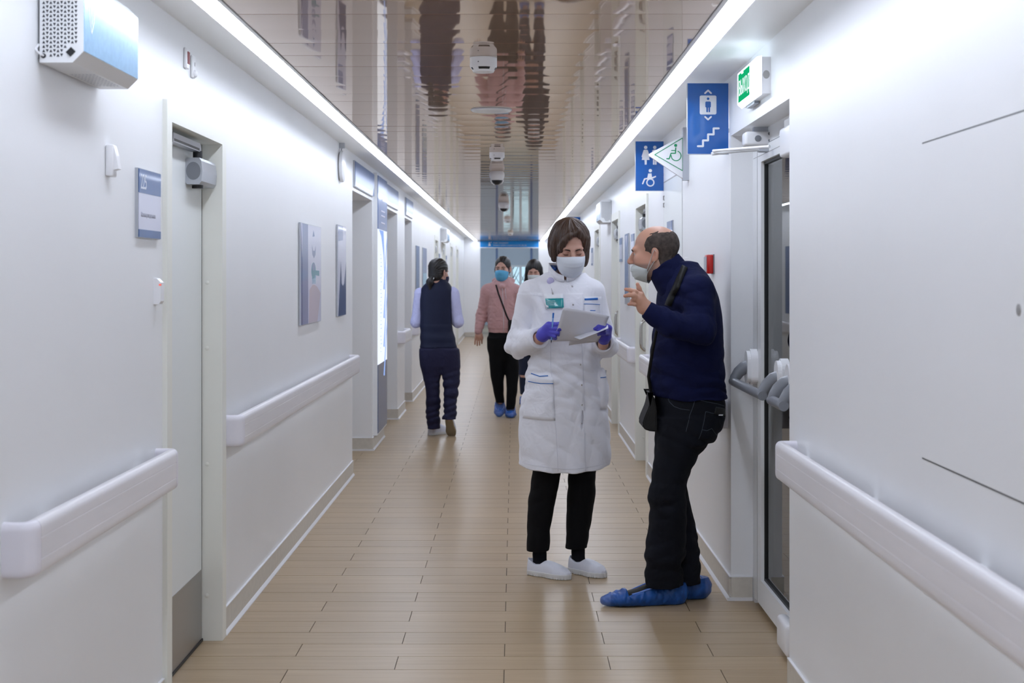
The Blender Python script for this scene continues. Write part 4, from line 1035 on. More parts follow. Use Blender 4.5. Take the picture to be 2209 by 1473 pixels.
def eyes(fr, base, parent, openx=1.):
    for s in (-1, 1):
        c = fr(np.array([s*.0315, .0735, .002])); m = MB(); f = lambda u, v, h, s=s: Vector(fr(np.array([s*.0315+u, .0735+h, .002+v])))-Vector(base)
        m.lathe([(.0126*math.cos(t), .0126*math.sin(t)) for t in np.linspace(0, 1.5, 9)], f, 16); o = m.build('eye', 'eye_white', None, smooth=True); o.parent = parent
        m = MB(); m.lathe([(.0060, .0112), (.0050, .0119), (.001, .0128)], f, 14); q = m.build('iris', 'iris', None, smooth=True); q.parent = o
def brows(fr, base, parent, th=.0032):
    for s in (-1, 1):
        P = [(s*.013, .0945, .0165), (s*.022, .0955, .021), (s*.034, .0915, .0225), (s*.045, .082, .018)]
        m = MB(); m.tube([Vector(fr(np.array(p)))-Vector(base) for p in P], [th*.9, th, th*.85, th*.35], 8); o = m.build('eyebrow', 'brow', None, smooth=True); o.parent = parent
def skin_cols(V, tone, stub=0., lips=(150, 84, 78)):      # V in head space; pigment only
    c = np.tile(tone, (len(V), 1)); x, y, z = V.T
    lp = np.exp(-((x/.021)**4+((z+.0655)/.0095)**4))*(y > .07); c = c*(1-lp[:, None]*.6)+np.array(rgb(*lips))*lp[:, None]*.6
    ck = np.exp(-(((np.abs(x)-.042)/.018)**2+((z+.028)/.02)**2))*(y > .02)+np.exp(-((x/.014)**2+((z+.03)/.012)**2))*(y > .09)+np.exp(-(((np.abs(x)-.078)/.012)**2+((z+.004)/.035)**2))
    c = c*(1-np.clip(ck, 0, 1)[:, None]*np.array([.02, .14, .14]))
    if stub:
        b = np.clip((-.036-z)/.012, 0, 1)*np.clip((y+.022)/.02, 0, 1)*np.clip((z+.125)/.02, 0, 1)*(1-lp); b = np.maximum(b, np.exp(-(((z+.048)/.006)**2+(x/.03)**2))*(y > .08)); c = c*(1-stub*b[:, None]*np.array([.62, .55, .48]))
    return c
def mask_obj(fr, base, parent, m, dz=0., dy=0., top=-.010, bot=-.126, w=.069, ear=(.078, -.022, .022), loops=True, tilt=0., deep=1., back=0.):
    nu, nv = 31, 34; V = []
    ct, st = math.cos(tilt), math.sin(tilt)
    def P(u, v, off):
        a = u*PI/2; e = abs(u)**1.6; zc = top+(bot-top)*v; ze = (top-.024)+(bot+.046-top+.024)*v; z = zc*(1-e)+ze*e
        yc = np.interp(v, [0, .1, .22, .4, .6, .8, 1], [.114, .127, .133, .131, .123, .110, .082-back]); yc = .028+(yc-.028)*deep; ye = .028
        pl = .0036*(((v-.12)*3.6) % 1)*(1-e) if .14 < v < .95 else 0
        y = ye+(yc+pl-ye)*math.cos(a)**.85+off*math.cos(a); x = (w*(1-.10*v*v)+off)*math.sin(a)
        yy, zz = y*ct-z*st, y*st+z*ct
        return (x, yy+dy, zz+dz)
    for off in (0, -.0014):
        for i in range(nu):
            for j in range(nv): V.append(P(i/(nu-1)*2-1, j/(nv-1), off))
    id_ = lambda s, i, j: s*nu*nv+i*nv+j
    F = [(id_(0, i, j), id_(0, i+1, j), id_(0, i+1, j+1), id_(0, i, j+1)) for i in range(nu-1) for j in range(nv-1)]+[(id_(1, i, j+1), id_(1, i+1, j+1), id_(1, i+1, j), id_(1, i, j)) for i in range(nu-1) for j in range(nv-1)]
    for i in range(nu-1): F += [(id_(0, i, 0), id_(1, i, 0), id_(1, i+1, 0), id_(0, i+1, 0)), (id_(0, i, nv-1), id_(0, i+1, nv-1), id_(1, i+1, nv-1), id_(1, i, nv-1))]
    for j in range(nv-1): F += [(id_(0, 0, j), id_(0, 0, j+1), id_(1, 0, j+1), id_(1, 0, j)), (id_(0, nu-1, j), id_(1, nu-1, j), id_(1, nu-1, j+1), id_(0, nu-1, j+1))]
    o = Msh().put(fr(np.array(V)), F).build('face_mask', m, base, parent)
    if loops:
        for s in (-1, 1):
            a, b = P(s, .04, 0), P(s, .96, 0); e = (s*ear[0], ear[1], ear[2]); e2 = (s*(ear[0]+.001), ear[1]-.012, ear[2]-.014); g = (s*(ear[0]-.002), ear[1]+.0, ear[2]-.05)
            k = MB()
            k.tube([Vector(fr(np.array(p)))-Vector(base) for p in (a, ((a[0]+e[0])/2+s*.003, (a[1]+e[1])/2, (a[2]+e[2])/2), e, e2)], .0012, 6)
            q = k.build('ear_loop', m, None, smooth=True); q.parent = o
            k = MB(); k.tube([Vector(fr(np.array(p)))-Vector(base) for p in (b, ((b[0]+g[0])/2+s*.004, (b[1]+g[1])/2, (b[2]+g[2])/2), g)], .0012, 6)
            q = k.build('ear_loop', m, None, smooth=True); q.parent = o
    return o
def vol_obj(v, name, m, base, parent, sm=1, fr=None):
    V, F = v.mesh(); V = smoothV(V, F, sm) if sm else V
    if fr is not None: V = fr(V)
    o = Msh().put(V, F).build(name, m, base, parent); o['_bvh'] = 0
    del o['_bvh']; return o, V, F
def chain(v, pts, rad, k=.012, sy=1.):
    for i in range(len(pts)-1): v.add(seg(pts[i], pts[i+1], rad[i], rad[i+1]), k)
class Proj:                                        # drapes small garment details over a garment
    def __init__(s, V, F, base): s.b = BVHTree.FromPolygons([tuple(p) for p in V], [tuple(int(i) for i in f) for f in F]); s.base = Vector(base)
    def hit(s, x, z, y0, off):
        h = s.b.ray_cast(Vector((x, y0-1.2, z)), Vector((0, 1, 0)))
        if h[0] is None: return Vector((x, y0-.05, z))
        return h[0]+Vector((0, -off, 0))
    def quad(s, pts, name, m, parent, off=.0025, th=.0022, nx=8, nz=8):     # pts: 4 world (x,y,z): TL TR BR BL
        p = [np.array(q) for q in pts]; V = []
        for k in (off, off-th):
            for i in range(nx+1):
                for j in range(nz+1):
                    a, b = i/nx, j/nz; q = (p[0]*(1-a)+p[1]*a)*(1-b)+(p[3]*(1-a)+p[2]*a)*b
                    V.append(s.hit(q[0], q[2], q[1], k)[:])
        id_ = lambda t, i, j: t*(nx+1)*(nz+1)+i*(nz+1)+j
        F = [(id_(0, i, j), id_(0, i, j+1), id_(0, i+1, j+1), id_(0, i+1, j)) for i in range(nx) for j in range(nz)]+[(id_(1, i, j), id_(1, i+1, j), id_(1, i+1, j+1), id_(1, i, j+1)) for i in range(nx) for j in range(nz)]
        for i in range(nx): F += [(id_(0, i, 0), id_(0, i+1, 0), id_(1, i+1, 0), id_(1, i, 0)), (id_(0, i, nz), id_(1, i, nz), id_(1, i+1, nz), id_(0, i+1, nz))]
        for j in range(nz): F += [(id_(0, 0, j), id_(1, 0, j), id_(1, 0, j+1), id_(0, 0, j+1)), (id_(0, nx, j), id_(0, nx, j+1), id_(1, nx, j+1), id_(1, nx, j))]
        return Msh().put(np.array(V), F).build(name, m, tuple(s.base), parent)
    def line(s, pts, w, name, m, parent, off=.002, th=.0016, n=10):
        P = [np.array(q) for q in pts]; L = []
        for a, b in zip(P, P[1:]):
            for t in np.linspace(0, 1, n, endpoint=False): L.append(a+(b-a)*t)
        L.append(P[-1]); V = []; F = []
        for i, q in enumerate(L):
            d = L[min(i+1, len(L)-1)]-L[max(i-1, 0)]; d = d/np.linalg.norm(d); nrm = np.array([-d[2], 0, d[0]])*w/2
            for r in (q+nrm, q-nrm):
                for k in (off, off-th): V.append(s.hit(r[0], r[2], r[1], k)[:])
        for i in range(len(L)-1):
            a = 4*i; b = a+4; F += [(a, b, b+2, a+2), (a+1, a+3, b+3, b+1), (a, a+1, b+1, b), (a+2, b+2, b+3, a+3)]
        F += [(0, 2, 3, 1), (4*len(L)-4, 4*len(L)-3, 4*len(L)-1, 4*len(L)-2)]
        return Msh().put(np.array(V), F).build(name, m, tuple(s.base), parent)
def person(label, base, body):               # body: list of (V, F, colours)
    k = Msh()
    for V, F, c in body: k.put(V, F, c)
    o = k.build('person', 'skin', base, None, attr=True); tag(o, label, 'person'); return o
def trunk(pts, h=.009, ground=None):               # coarse continuous body under the clothes: list of (a, b, ra, rb)
    A = np.array([p for s in pts for p in (s[0], s[1])]); lo, hi = A.min(0)-.2, A.max(0)+.2
    v = Vol(lo, hi, h)
    for a, b, ra, rb in pts: v.add(seg(a, b, ra, rb), .04)
    V, F = v.mesh(); return smoothV(V, F, 2), F
# shoes: local space, heel at origin, +x forward, z up
def foot(o, ang, tilt=0.):
    c, s = math.cos(ang), math.sin(ang); ct, st = math.cos(tilt), math.sin(tilt); o = np.array(o)
    def T(V):
        V = np.asarray(V, float); x, z = V[:, 0]*ct-V[:, 2]*st, V[:, 0]*st+V[:, 2]*ct
        return np.stack([x*c-V[:, 1]*s, x*s+V[:, 1]*c, z], 1)+o
    return T
def footprint(L, wd):
    return [(0, 0, 0), (L*.06, 0, wd*.62), (L*.2, 0, wd*.72), (L*.45, 0, wd*.76), (L*.7, 0, wd), (L*.86, 0, wd*.84), (L*.97, 0, wd*.42), (L, 0, 0)]
def shoe(T, base, parent, L=.265, wd=.047, mu='shoe_white', ms='sole_white', sole=.026, style='slip'):
    xs = np.array([p[0] for p in footprint(L, wd)]); ws = np.array([p[2] for p in footprint(L, wd)])
    def fp(X, Y, g=0.):
        w = np.interp(X, xs, ws).astype(f32)+g; return np.maximum(np.abs(Y)-w, np.maximum(-X-g, X-L-g))*.8
    box = (np.array([-.02, -.08, -.01]), np.array([L+.02, .08, .16]))
    v = Vol((-.03, -.09, -.02), (L+.03, .09, .16), .003)
    hk = 1. if style == 'slip' else 1.3
    top = lambda X: np.interp(X, [0, .03, .085, .14, .2, L], [.088, .088, .082 if hk == 1 else .097, .074*hk, .056*hk, .034*hk]).astype(f32)
    def up(X, Y, Z):
        t = top(X); w = np.interp(X, xs, ws).astype(f32)-.001; q = np.sqrt((np.abs(Y)/(w+2e-3))**2.6+(np.maximum(Z-.015, 0)/(t-.015))**2.4+1e-6)
        return np.maximum((q-1)*np.minimum(w+.002, t-.015), np.maximum(np.maximum(-X, X-(L-.001)), .012-Z))
    v.add((up, *box), 0, .02)
    if style == 'slip':
        v.cut(ell((.055, 0, .095), (.052, .031, .040)), .006); v.clip(lambda X, Y, Z: np.where(X < .125, Z-np.interp(X, [0, .012, .055, .085, .105, .125], [.09, .086, .056, .058, .074, .09]).astype(f32), f32(-1))+0*Y)
    else: v.cut(ell((.06, 0, .095), (.050, .030, .036)), .006)
    V, F = v.mesh(); o = Msh().put(T(smoothV(V, F, 2)), F).build('shoe', mu, base, parent)
    v = Vol((-.03, -.09, -.02), (L+.03, .09, .06), .003)
    def so(X, Y, Z): return np.maximum(fp(X, Y, .003), np.maximum(Z-sole, -Z+.0004))
    v.add((so, *box), 0, .02)
    if style == 'slip': v.disp(lambda X, Y, Z: np.where((Z < .010) & (np.sin(X*f32(2*PI/.0125)) > .45), .0018, 0.)+0*Y)
    V, F = v.mesh(); q = Msh().put(T(smoothV(V, F, 1)), F).build('sole', ms, base, o); return o
def shoecover(T, base, parent, L=.30, wd=.056, hgt=.085, seed=1, h=.004, slack=.03):
    v = Vol((-.07, -.11, -.015), (L+.09, .11, .17), h)
    v.add(ell((L*.78, 0, .03), (L*.30, wd, .036))); v.add(ell((L*.45, 0, .04), (L*.4, wd*.95, .055)), .03); v.add(ell((.035, 0, .05), (.062, wd*.95, hgt*.72)), .03)
    v.add(ell((L+.012, 0, .022), (slack, wd*.6, .02)), .02)
    v.disp(lambda X, Y, Z: noise(seed, .0055, 95, dirs=[(1, .2, .5), (.9, -.3, -.6), (.6, .8, .2), (1, 0, .1)])(X, Y, Z)*np.clip(Z*30, 0, 1))
    v.clip(lambda X, Y, Z: -Z+f32(.001)+0*X+0*Y)
    k_ = L/.32; x0, x1 = .118*k_, .248*k_
    rim = lambda X: np.clip(.090-.042*(X-x0)/(x1-x0), .048, .094)
    v.clip(lambda X, Y, Z: np.where(X < f32(x1+.004), Z-rim(X).astype(f32), f32(-1))+0*Y)
    V, F = v.mesh(); o = Msh().put(T(smoothV(V, F, 1)), F).build('shoe_cover', 'film', base, parent)
    xs_ = np.linspace(.02, x1, 14); yw = lambda x: wd*.90*math.sqrt(max(0, 1-((x-.12*k_)/(.14*k_))**2))
    ring = [(x, yw(x), float(rim(np.array(x)))+.001) for x in xs_]+[(x, -yw(x), float(rim(np.array(x)))+.001) for x in xs_[::-1]]
    k = MB(); k.tube([Vector(p)-Vector(base) for p in T(np.array(ring))], .0028, 6, True); q = k.build('elastic_rim', 'elastic', None, smooth=True); q.parent = o
    return o
# ================================================================ the nurse
def nurse():
    Y0 = 7.05; P = PX(Y0); RW = rowsf(Y0); base = np.array([P(1215, 1240)[0], Y0, 0.])
    lab = 'person in a white lab coat and white mask reading papers held in blue gloves'
    hf = Frame(P(1229, 534, -.02), .13, .36, .03, 1.0)
    # head
    hv = head_vol(lids=1., neck=(.02, -.19)); V, F = hv.mesh(); V = smoothV(V, F, 1); hc = skin_cols(V, SK['fair']); Hd = (hf(V), F, hc)
    S1, E1, W1 = P(1146, 631), P(1118, 744, .04), P(1163, 729, -.19)
    S2, E2, W2 = P(1277, 630), P(1305, 744, .04), P(1302, 738, -.19)
    nk = hf(np.array([[0, .02, -.19]]))[0]; ch = P(1218, 680, .01); hp = P(1212, 860, .01)
    LK, LA, RK, RA = P(1170, 1060, .0), P(1163, 1200, .03), P(1254, 1060, .04), P(1247, 1192, .08)
    tr = trunk([(nk, ch, .055, .10), (ch, hp, .09, .075), (ch+[-.09, 0, .06], S1, .05, .045), (ch+[.09, 0, .06], S2, .05, .045), (S1, E1, .042, .036), (E1, W1, .036, .027), (S2, E2, .042, .036), (E2, W2, .036, .027), (hp+[-.04, 0, 0], LK, .055, .036), (LK, LA, .034, .028), (hp+[.04, 0, 0], RK, .055, .036), (RK, RA, .034, .028)])
    # hands (bare wrist plus fingers inside the gloves)
    g1 = dict(wrist=[P(1162, 734, -.185), P(1171, 722, -.225)], palm=[(P(1172, 722, -.23), P(1188, 705, -.255)), (P(1173, 727, -.23), P(1190, 718, -.255)), (P(1170, 716, -.23), P(1183, 702, -.25))],
              fing=[[P(1186, 702, -.26), P(1203, 700, -.285), P(1219, 704, -.275)], [P(1189, 709, -.265), P(1206, 709, -.295), P(1216, 712, -.275), P(1206, 714, -.26)], [P(1189, 716, -.265), P(1203, 718, -.29), P(1205, 722, -.265), P(1192, 722, -.25)], [P(1187, 722, -.26), P(1197, 726, -.28), P(1198, 730, -.26), P(1187, 729, -.245)], [P(1178, 706, -.24), P(1190, 699, -.235), P(1206, 699, -.238), P(1217, 702, -.245)]])
    g2 = dict(wrist=[P(1301, 744, -.185), P(1303, 728, -.225)], palm=[(P(1302, 727, -.23), P(1303, 706, -.26)), (P(1310, 724, -.23), P(1313, 708, -.255)), (P(1294, 725, -.235), P(1296, 708, -.26))],
              fing=[[P(1308, 702, -.265), P(1303, 697, -.29), P(1292, 698, -.30), P(1283, 703, -.285)], [P(1310, 707, -.265), P(1303, 704, -.30), P(1291, 705, -.31), P(1283, 709, -.295)], [P(1311, 713, -.262), P(1303, 712, -.30), P(1292, 713, -.31), P(1287, 716, -.29)], [P(1311, 719, -.258), P(1304, 719, -.29), P(1296, 720, -.30), P(1291, 722, -.28)], [P(1296, 716, -.24), P(1291, 708, -.235), P(1284, 703, -.24), P(1280, 704, -.25)]])
    def hand(g, grow, h=.0025):
        A = np.array([q for f in g['fing'] for q in f]+g['wrist']); v = Vol(A.min(0)-.05, A.max(0)+.05, h)
        for a, b in g['palm']: v.add(seg(a, b, .0185+grow, .0165+grow), .02)
        v.add(seg(g['wrist'][0], g['wrist'][1], .0265+grow, .025+grow), .02)
        for i, f in enumerate(g['fing']): r = (.0088, .0090, .0085, .0075, .0098)[i]+grow; chain(v, f, [r*1.08, r, r*.92, r*.85][:len(f)], .006)
        V, F = v.mesh(); return smoothV(V, F, 1), F
    hb = [hand(g1, -.0012), hand(g2, -.0012)]
    o = person(lab, base, [Hd, (*tr, SK['fair'])]+[(v, f, SK['fair']) for v, f in hb])
    brows(hf, base, o, .0023)
    for s in (-1, 1):
        m = MB(); m.tube([Vector(hf(np.array(p)))-Vector(base) for p in ((s*.019, .0855, -.0055), (s*.026, .0885, -.0065), (s*.036, .0885, -.0065), (s*.0445, .0835, -.003))], [.0006, .0011, .0012, .0006], 6); q = m.build('eyelashes', 'brow', None, smooth=True); q.parent = o
    # hair: bob with a side parting and a swept fringe
    v = Vol((-.12, -.15, -.13), (.12, .125, .16), .0028)
    v.add(ell((0, -.014, .046), (.093, .112, .097))); v.add(ell((0, -.06, -.012), (.086, .062, .085)), .03)
    v.add(ell((-.070, -.014, -.020), (.022, .052, .074)), .03); v.add(ell((-.074, -.004, -.050), (.012, .026, .045)), .02); v.add(ell((.070, -.012, -.004), (.026, .058, .066)), .03); v.add(ell((.076, .012, -.012), (.015, .030, .04)), .02)
    v.cut(ell((-.010, .112, .018), (.058, .068, .080)), .012); v.cut(ell((0, .118, -.05), (.060, .085, .08)), .012); v.cut(ell((0, .05, -.11), (.055, .09, .08)), .01)
    L = [(-.026, .070, .106), (.012, .086, .092), (.040, .084, .066), (.058, .074, .034), (.066, .060, .0)]
    for a, b, ra, rb in zip(L, L[1:], (.012, .014, .015, .013), (.014, .015, .013, .008)): v.add(seg(a, b, ra, rb), .014)
    v.add(seg((-.026, .070, .106), (-.058, .056, .066), .012, .010), .016); v.add(seg((-.058, .056, .066), (-.068, .045, .01), .010, .006), .014)
    def st(X, Y, Z):
        u = np.arctan2(X-.5*(Z-.12)*0, Y+.03)
        rr = np.clip(np.sqrt(X*X+(Y+.03)**2)/.05-.25, 0, 1)
        return rr*(f32(.0016)*np.sin(u*34+2*np.sin(Z*30+X*20))+f32(.0013)*np.sin(u*71+1.5*np.sin(Z*45)+Z*20)+f32(.0025)*np.sin(u*11+Z*14))
    v.disp(st); vol_obj(v, 'hair', 'hair_brown', base, o, 1, hf)
    mask_obj(hf, base, o, 'mask_white', top=-.006, bot=-.128)
    # coat
    v = Vol(P(1080, 1030, -.3)-.02, P(1345, 560, .25)+.02, .0042)
    T = RW([(597, 1190, 1250, .03, .070), (606, 1172, 1268, .022, .085), (618, 1156, 1280, .012, .096), (650, 1150, 1288, 0, .115), (700, 1150, 1290, -.005, .122), (740, 1147, 1291, 0, .118), (770, 1145, 1290, 0, .115), (800, 1141, 1292, 0, .120), (830, 1136, 1300, 0, .130), (870, 1128, 1308, .005, .140), (930, 1122, 1313, .01, .148), (985, 1120, 1314, .012, .152), (1022, 1120, 1313, .012, .154)])
    v.add(loft(T, 2.35))
    for s, sh, e, w in ((-1, S1, E1, W1), (1, S2, E2, W2)):
        v.add(seg(P(1219+s*26, 602, .018), sh, .040, .058), .05)
        v.add(seg(sh, e, .061, .053), .012); v.add(seg(e, w, .054, .047), .03)
        nr = near(e, .11); wn = noise(11+s, .0125, 58, dirs=[(1, .3, .8), (-.6, .5, 1), (.9, -.4, .2)]); v.disp(lambda X, Y, Z, a=nr, b=wn: a(X, Y, Z)*b(X, Y, Z))
        d = (w-e)/np.linalg.norm(w-e); v.cut(seg(w-d*.03, w+d*.05, .034, .042), .004); v.clip(lambda X, Y, Z, w=w, d=d: np.where(np.sqrt((X-f32(w[0]))**2+(Y-f32(w[1]))**2+(Z-f32(w[2]))**2) < .085, (X-f32(w[0]))*f32(d[0])+(Y-f32(w[1]))*f32(d[1])+(Z-f32(w[2]))*f32(d[2]), f32(-1)))
    v.add(ell(P(1298, 838, -.02), (.031, .070, .10)), .01)
    fold = noise(5, .0075, 20, dirs=[(1, .2, .25), (.9, .4, -.3), (1, -.5, .1), (.8, .2, .5)]); v.disp(lambda X, Y, Z: fold(X, Y, Z)*np.clip((1.12-Z)*2.2, .2, 1.3))
    pull = noise(8, .0085, 30, dirs=[(.5, .2, 1), (-.4, .3, 1), (.2, .1, 1)]); v.disp(lambda X, Y, Z: pull(X, Y, Z)*np.exp(-((Z-f32(.95))/.16)**2))
    ac = near(P(1168, 650, -.1), .09); ap = noise(21, .011, 40, dirs=[(.7, 0, .7), (.9, .2, .4)]); v.disp(lambda X, Y, Z: ac(X, Y, Z)*ap(X, Y, Z))
    xp = P(1256, 700)[0]; yc = Y0
    v.disp(lambda X, Y, Z: np.where((Y < yc) & (X < xp+np.clip((.86-Z)*.03, 0, .01)) & (Z < 1.36), f32(-.0035), f32(0)))
    zh = P(1215, 1013)[2]; xm = P(1218, 1000)[0]; v.clip(lambda X, Y, Z: f32(zh)+(X-f32(xm))**2*.5+.002*np.sin(X*60)-Z)
    v.cut(ell(P(1218, 592, .02), (.066, .075, .050)), .008); v.cut(seg(P(1220, 590, -.06), P(1222, 607, -.12), .03, .006), .01)
    slit = ell(P(1256.5, 905, -.14), (.0042, .03, .048), np.array([[1, 0, -.07], [0, 1, 0], [.07, 0, 1]])); v.cut(slit, .003)
    co, CV, CF = vol_obj(v, 'lab_coat', 'coat_cloth', base, o, 1)
    pr = Proj(CV, CF, base); q = lambda L, *a, **k: pr.quad([P(*p) for p in L], *a, **k); ln = lambda L, *a, **k: pr.line([P(*p) for p in L], *a, **k)
    # stand collar, two overlapping fronts
    cc = P(1218, 600, .022); K = Msh(); Vv = []; Fv = []; n = 52
    for i in range(n+1):
        a = -PI/2+.07+(2*PI-.14)*i/n; q_ = max(0, -math.sin(a)); fr_ = q_**1.5
        for t, dr in ((0, 0), (1, 0), (1, -.003), (0, -.003)):
            R = .077+dr+.004*(1-t); zt = P(0, 567+27*fr_)[2]; zb = P(0, 592+16*fr_)[2]
            Vv.append((cc[0]+R*math.cos(a), cc[1]+R*1.02*math.sin(a)-.012*fr_*(1-t), zt if t else zb))
    for i in range(n): Fv += [(4*i+j, 4*i+(j+1) % 4, 4*i+4+(j+1) % 4, 4*i+4+j) for j in range(4)]
    Fv += [(0, 1, 2, 3), (4*n+3, 4*n+2, 4*n+1, 4*n)]
    K.put(np.array(Vv), Fv).build('stand_collar', 'coat_cloth', base, co)
    m = MB(); pc = Vector(cc)-Vector(base)
    m.tube([pc+Vector((.064*math.cos(a), .064*math.sin(a), .052-.016*max(0, -math.sin(a)))) for a in np.linspace(PI*1.25, PI*.55, 10)], [.006, .011, .013, .013, .013, .013, .012, .011, .01, .006], 8)
    x = m.build('blue_collar', mat('scrub_blue', rgb(16, 66, 140), .7, bump=.2, bscale=300), None, smooth=True); x.parent = o
    # placket edge, seams, pockets, piping, snaps
    ln([(1249, 690), (1255, 780), (1258, 840), (1259, 880)], .0022, 'placket_seam', 'seam', co, .0014)
    ln([(1258, 926), (1260, 1008)], .0022, 'placket_seam', 'seam', co, .001)
    ln([(1187, 700), (1187, 790), (1193, 860), (1198, 930), (1202, 1008)], .002, 'front_seam', 'seam', co, .0014)
    ln([(1121, 993), (1165, 998), (1215, 1003), (1262, 1001), (1308, 994)], .0016, 'hem_seam', 'seam', co, .0014)
    ln([(1150, 636), (1185, 640), (1216, 642)], .0016, 'yoke_seam', 'seam', co, .0014)
    k = q([(1140, 806), (1192, 809), (1196, 901), (1127, 899)], 'pocket', 'coat_cloth', co, .0032, .003, 10, 12)
    for L, w, m_, of in (([(1139, 820), (1165, 823.5), (1192, 823)], .0036, 'piping', .0046), ([(1145, 803), (1163, 808), (1181, 806.5)], .0042, 'piping', .0042)): pr.line([P(*p) for p in L], w, 'piping', m_, co, of)
    k = q([(1291, 797), (1307, 797), (1307, 880), (1293, 880)], 'pocket', 'coat_cloth', co, .004, .004, 5, 10)
    ln([(1293, 812), (1306, 811)], .0036, 'piping', 'piping', co, .0055)
    k = q([(1257, 640), (1296, 639), (1297, 690), (1257, 690)], 'chest_pocket', 'coat_cloth', co, .003, .0028, 8, 8)
    q([(1258.5, 643), (1288, 641.5), (1288.5, 646.5), (1259, 647)], 'blue_patch', 'piping', co, .0042, .0015, 5, 2)
    ln([(1257, 654.5), (1276, 655), (1293, 656.5)], .0025, 'piping', 'piping', co, .0045)
    ln([(1271, 668.5), (1283, 669)], .0035, 'piping', 'piping', co, .0045)
    for x_, y_ in ((1233, 657.5-40), (1234, 656), (1250, 783), (1252.5, 826), (1253, 868.5), (1252, 908)):
        c = pr.hit(P(x_, y_)[0], P(x_, y_)[2], Y0, .001)-Vector(base); m = MB(); m.lathe([(.0042, 0), (.0042, .0016), (.0028, .0024), (.0012, .0016)], lambda u, v_, h: (c.x+u, c.y-h, c.z+v_), 12); x = m.build('snap', 'chrome', None, smooth=True); x.parent = co
    # badge on a reel
    c = pr.hit(P(1187, 606)[0], P(1187, 606)[2], Y0, .001)-Vector(base)
    m = MB(); m.lathe([(.0175, 0), (.0175, .004), (.015, .008), (.008, .0105), (.001, .011)], lambda u, v_, h: (c.x+u, c.y-h, c.z+v_), 24); bd = m.build('badge_reel', mat('lilac_plastic', rgb(190, 184, 222), .15, coat=.6), None, smooth=True); bd.parent = co
    c2 = pr.hit(P(1191, 633)[0], P(1191, 633)[2], Y0, .006)-Vector(base)
    m = MB(); m.tube([c+Vector((0, -.004, -.016)), c2], .0009, 6); m.tube([c2+Vector((0, 0, .006)), c2+Vector((0, -.002, -.004))], .003, 8); x = m.build('badge_cord', 'steel', None); x.parent = co
    bc = q([(1172, 634), (1214, 633), (1215.5, 664), (1177, 666)], 'badge_card', 'signwhite', co, .006, .0012, 6, 5)
    q([(1175, 643), (1213.5, 642), (1214.5, 663), (1178, 664.5)], 'card_field', 'teal_card', co, .0068, .0006, 6, 4)
    for i in range(3): ln([(1178+i, 648.5+4*i), (1196+2*i, 648+4*i)], .0014, 'card_text', 'signwhite', co, .0072, .0004, 4)
    # trousers, socks, shoes
    v = Vol(P(1120, 1215, -.12)-.03, P(1300, 960, .2)+.03, .004)
    lg = RW([(975, 1153, 1214, .01, .08), (1010, 1151, 1211, .01, .078), (1040, 1145.5, 1206, .012, .074), (1090, 1139, 1196, .015, .067), (1140, 1137, 1187, .02, .062), (1187, 1136.5, 1184, .025, .058)])
    rg = RW([(975, 1224, 1287, .04, .08), (1010, 1226, 1285, .045, .078), (1045, 1225.5, 1284, .05, .074), (1060, 1225, 1285, .05, .073), (1090, 1222.5, 1281, .055, .068), (1140, 1221.6, 1272, .065, .062), (1181, 1220.7, 1266, .075, .058)])
    v.add(loft(lg, 2.1)); v.add(loft(rg, 2.1)); tn = noise(31, .0035, 26, dirs=[(.4, .2, 1), (-.5, .3, 1), (.1, .6, .9)]); v.disp(tn)
    vol_obj(v, 'trousers', 'black_cloth', base, o, 1)
    for A_, pts in (('l', [(1164, 1168, .03, .034), (1164, 1196, .03, .032), (1165, 1222, .02, .036)]), ('r', [(1249, 1162, .08, .034), (1247, 1190, .08, .031), (1248, 1216, .075, .035)])):
        w = [P(a, b, c_) for a, b, c_, r in pts]; A = np.array(w); v = Vol(A.min(0)-.06, A.max(0)+.06, .004); chain(v, w, [p[3] for p in pts], .01); vol_obj(v, 'sock', 'sock', base, o, 1)
    def fl(xp_, Y): return np.array([(xp_-CX)/FPX*Y, Y, 0.])
    a = fl(1139, 7.09); b = fl(1231, 6.945); d = b-a; shoe(foot(a, math.atan2(d[1], d[0])), base, o, np.linalg.norm(d), .047)
    a = fl(1229, 7.145); b = fl(1306, 6.985); d = b-a; shoe(foot(a, math.atan2(d[1], d[0])), base, o, np.linalg.norm(d), .046)
    # gloves
    for g in (g1, g2):
        V, F = hand(g, .0006); w = g['wrist'][1]; d = g['wrist'][1]-g['wrist'][0]; d /= np.linalg.norm(d)
        keep = ((V-(g['wrist'][0]*.35+w*.65))@d) > 0; F = F[keep[F].all(1)]; gl = Msh().put(V, F).build('glove', 'glove', base, o)
        m = MB(); c = (g['wrist'][0]*.35+w*.65)-base; u = np.cross(d, [0, 0, 1.]); u /= np.linalg.norm(u); e = np.cross(u, d)
        m.tube([Vector(c+(u*math.cos(t)+e*math.sin(t))*.0262) for t in np.linspace(0, 2*PI, 25)[:-1]], .0022, 8, True); x = m.build('cuff', 'glove', None, smooth=True); x.parent = gl
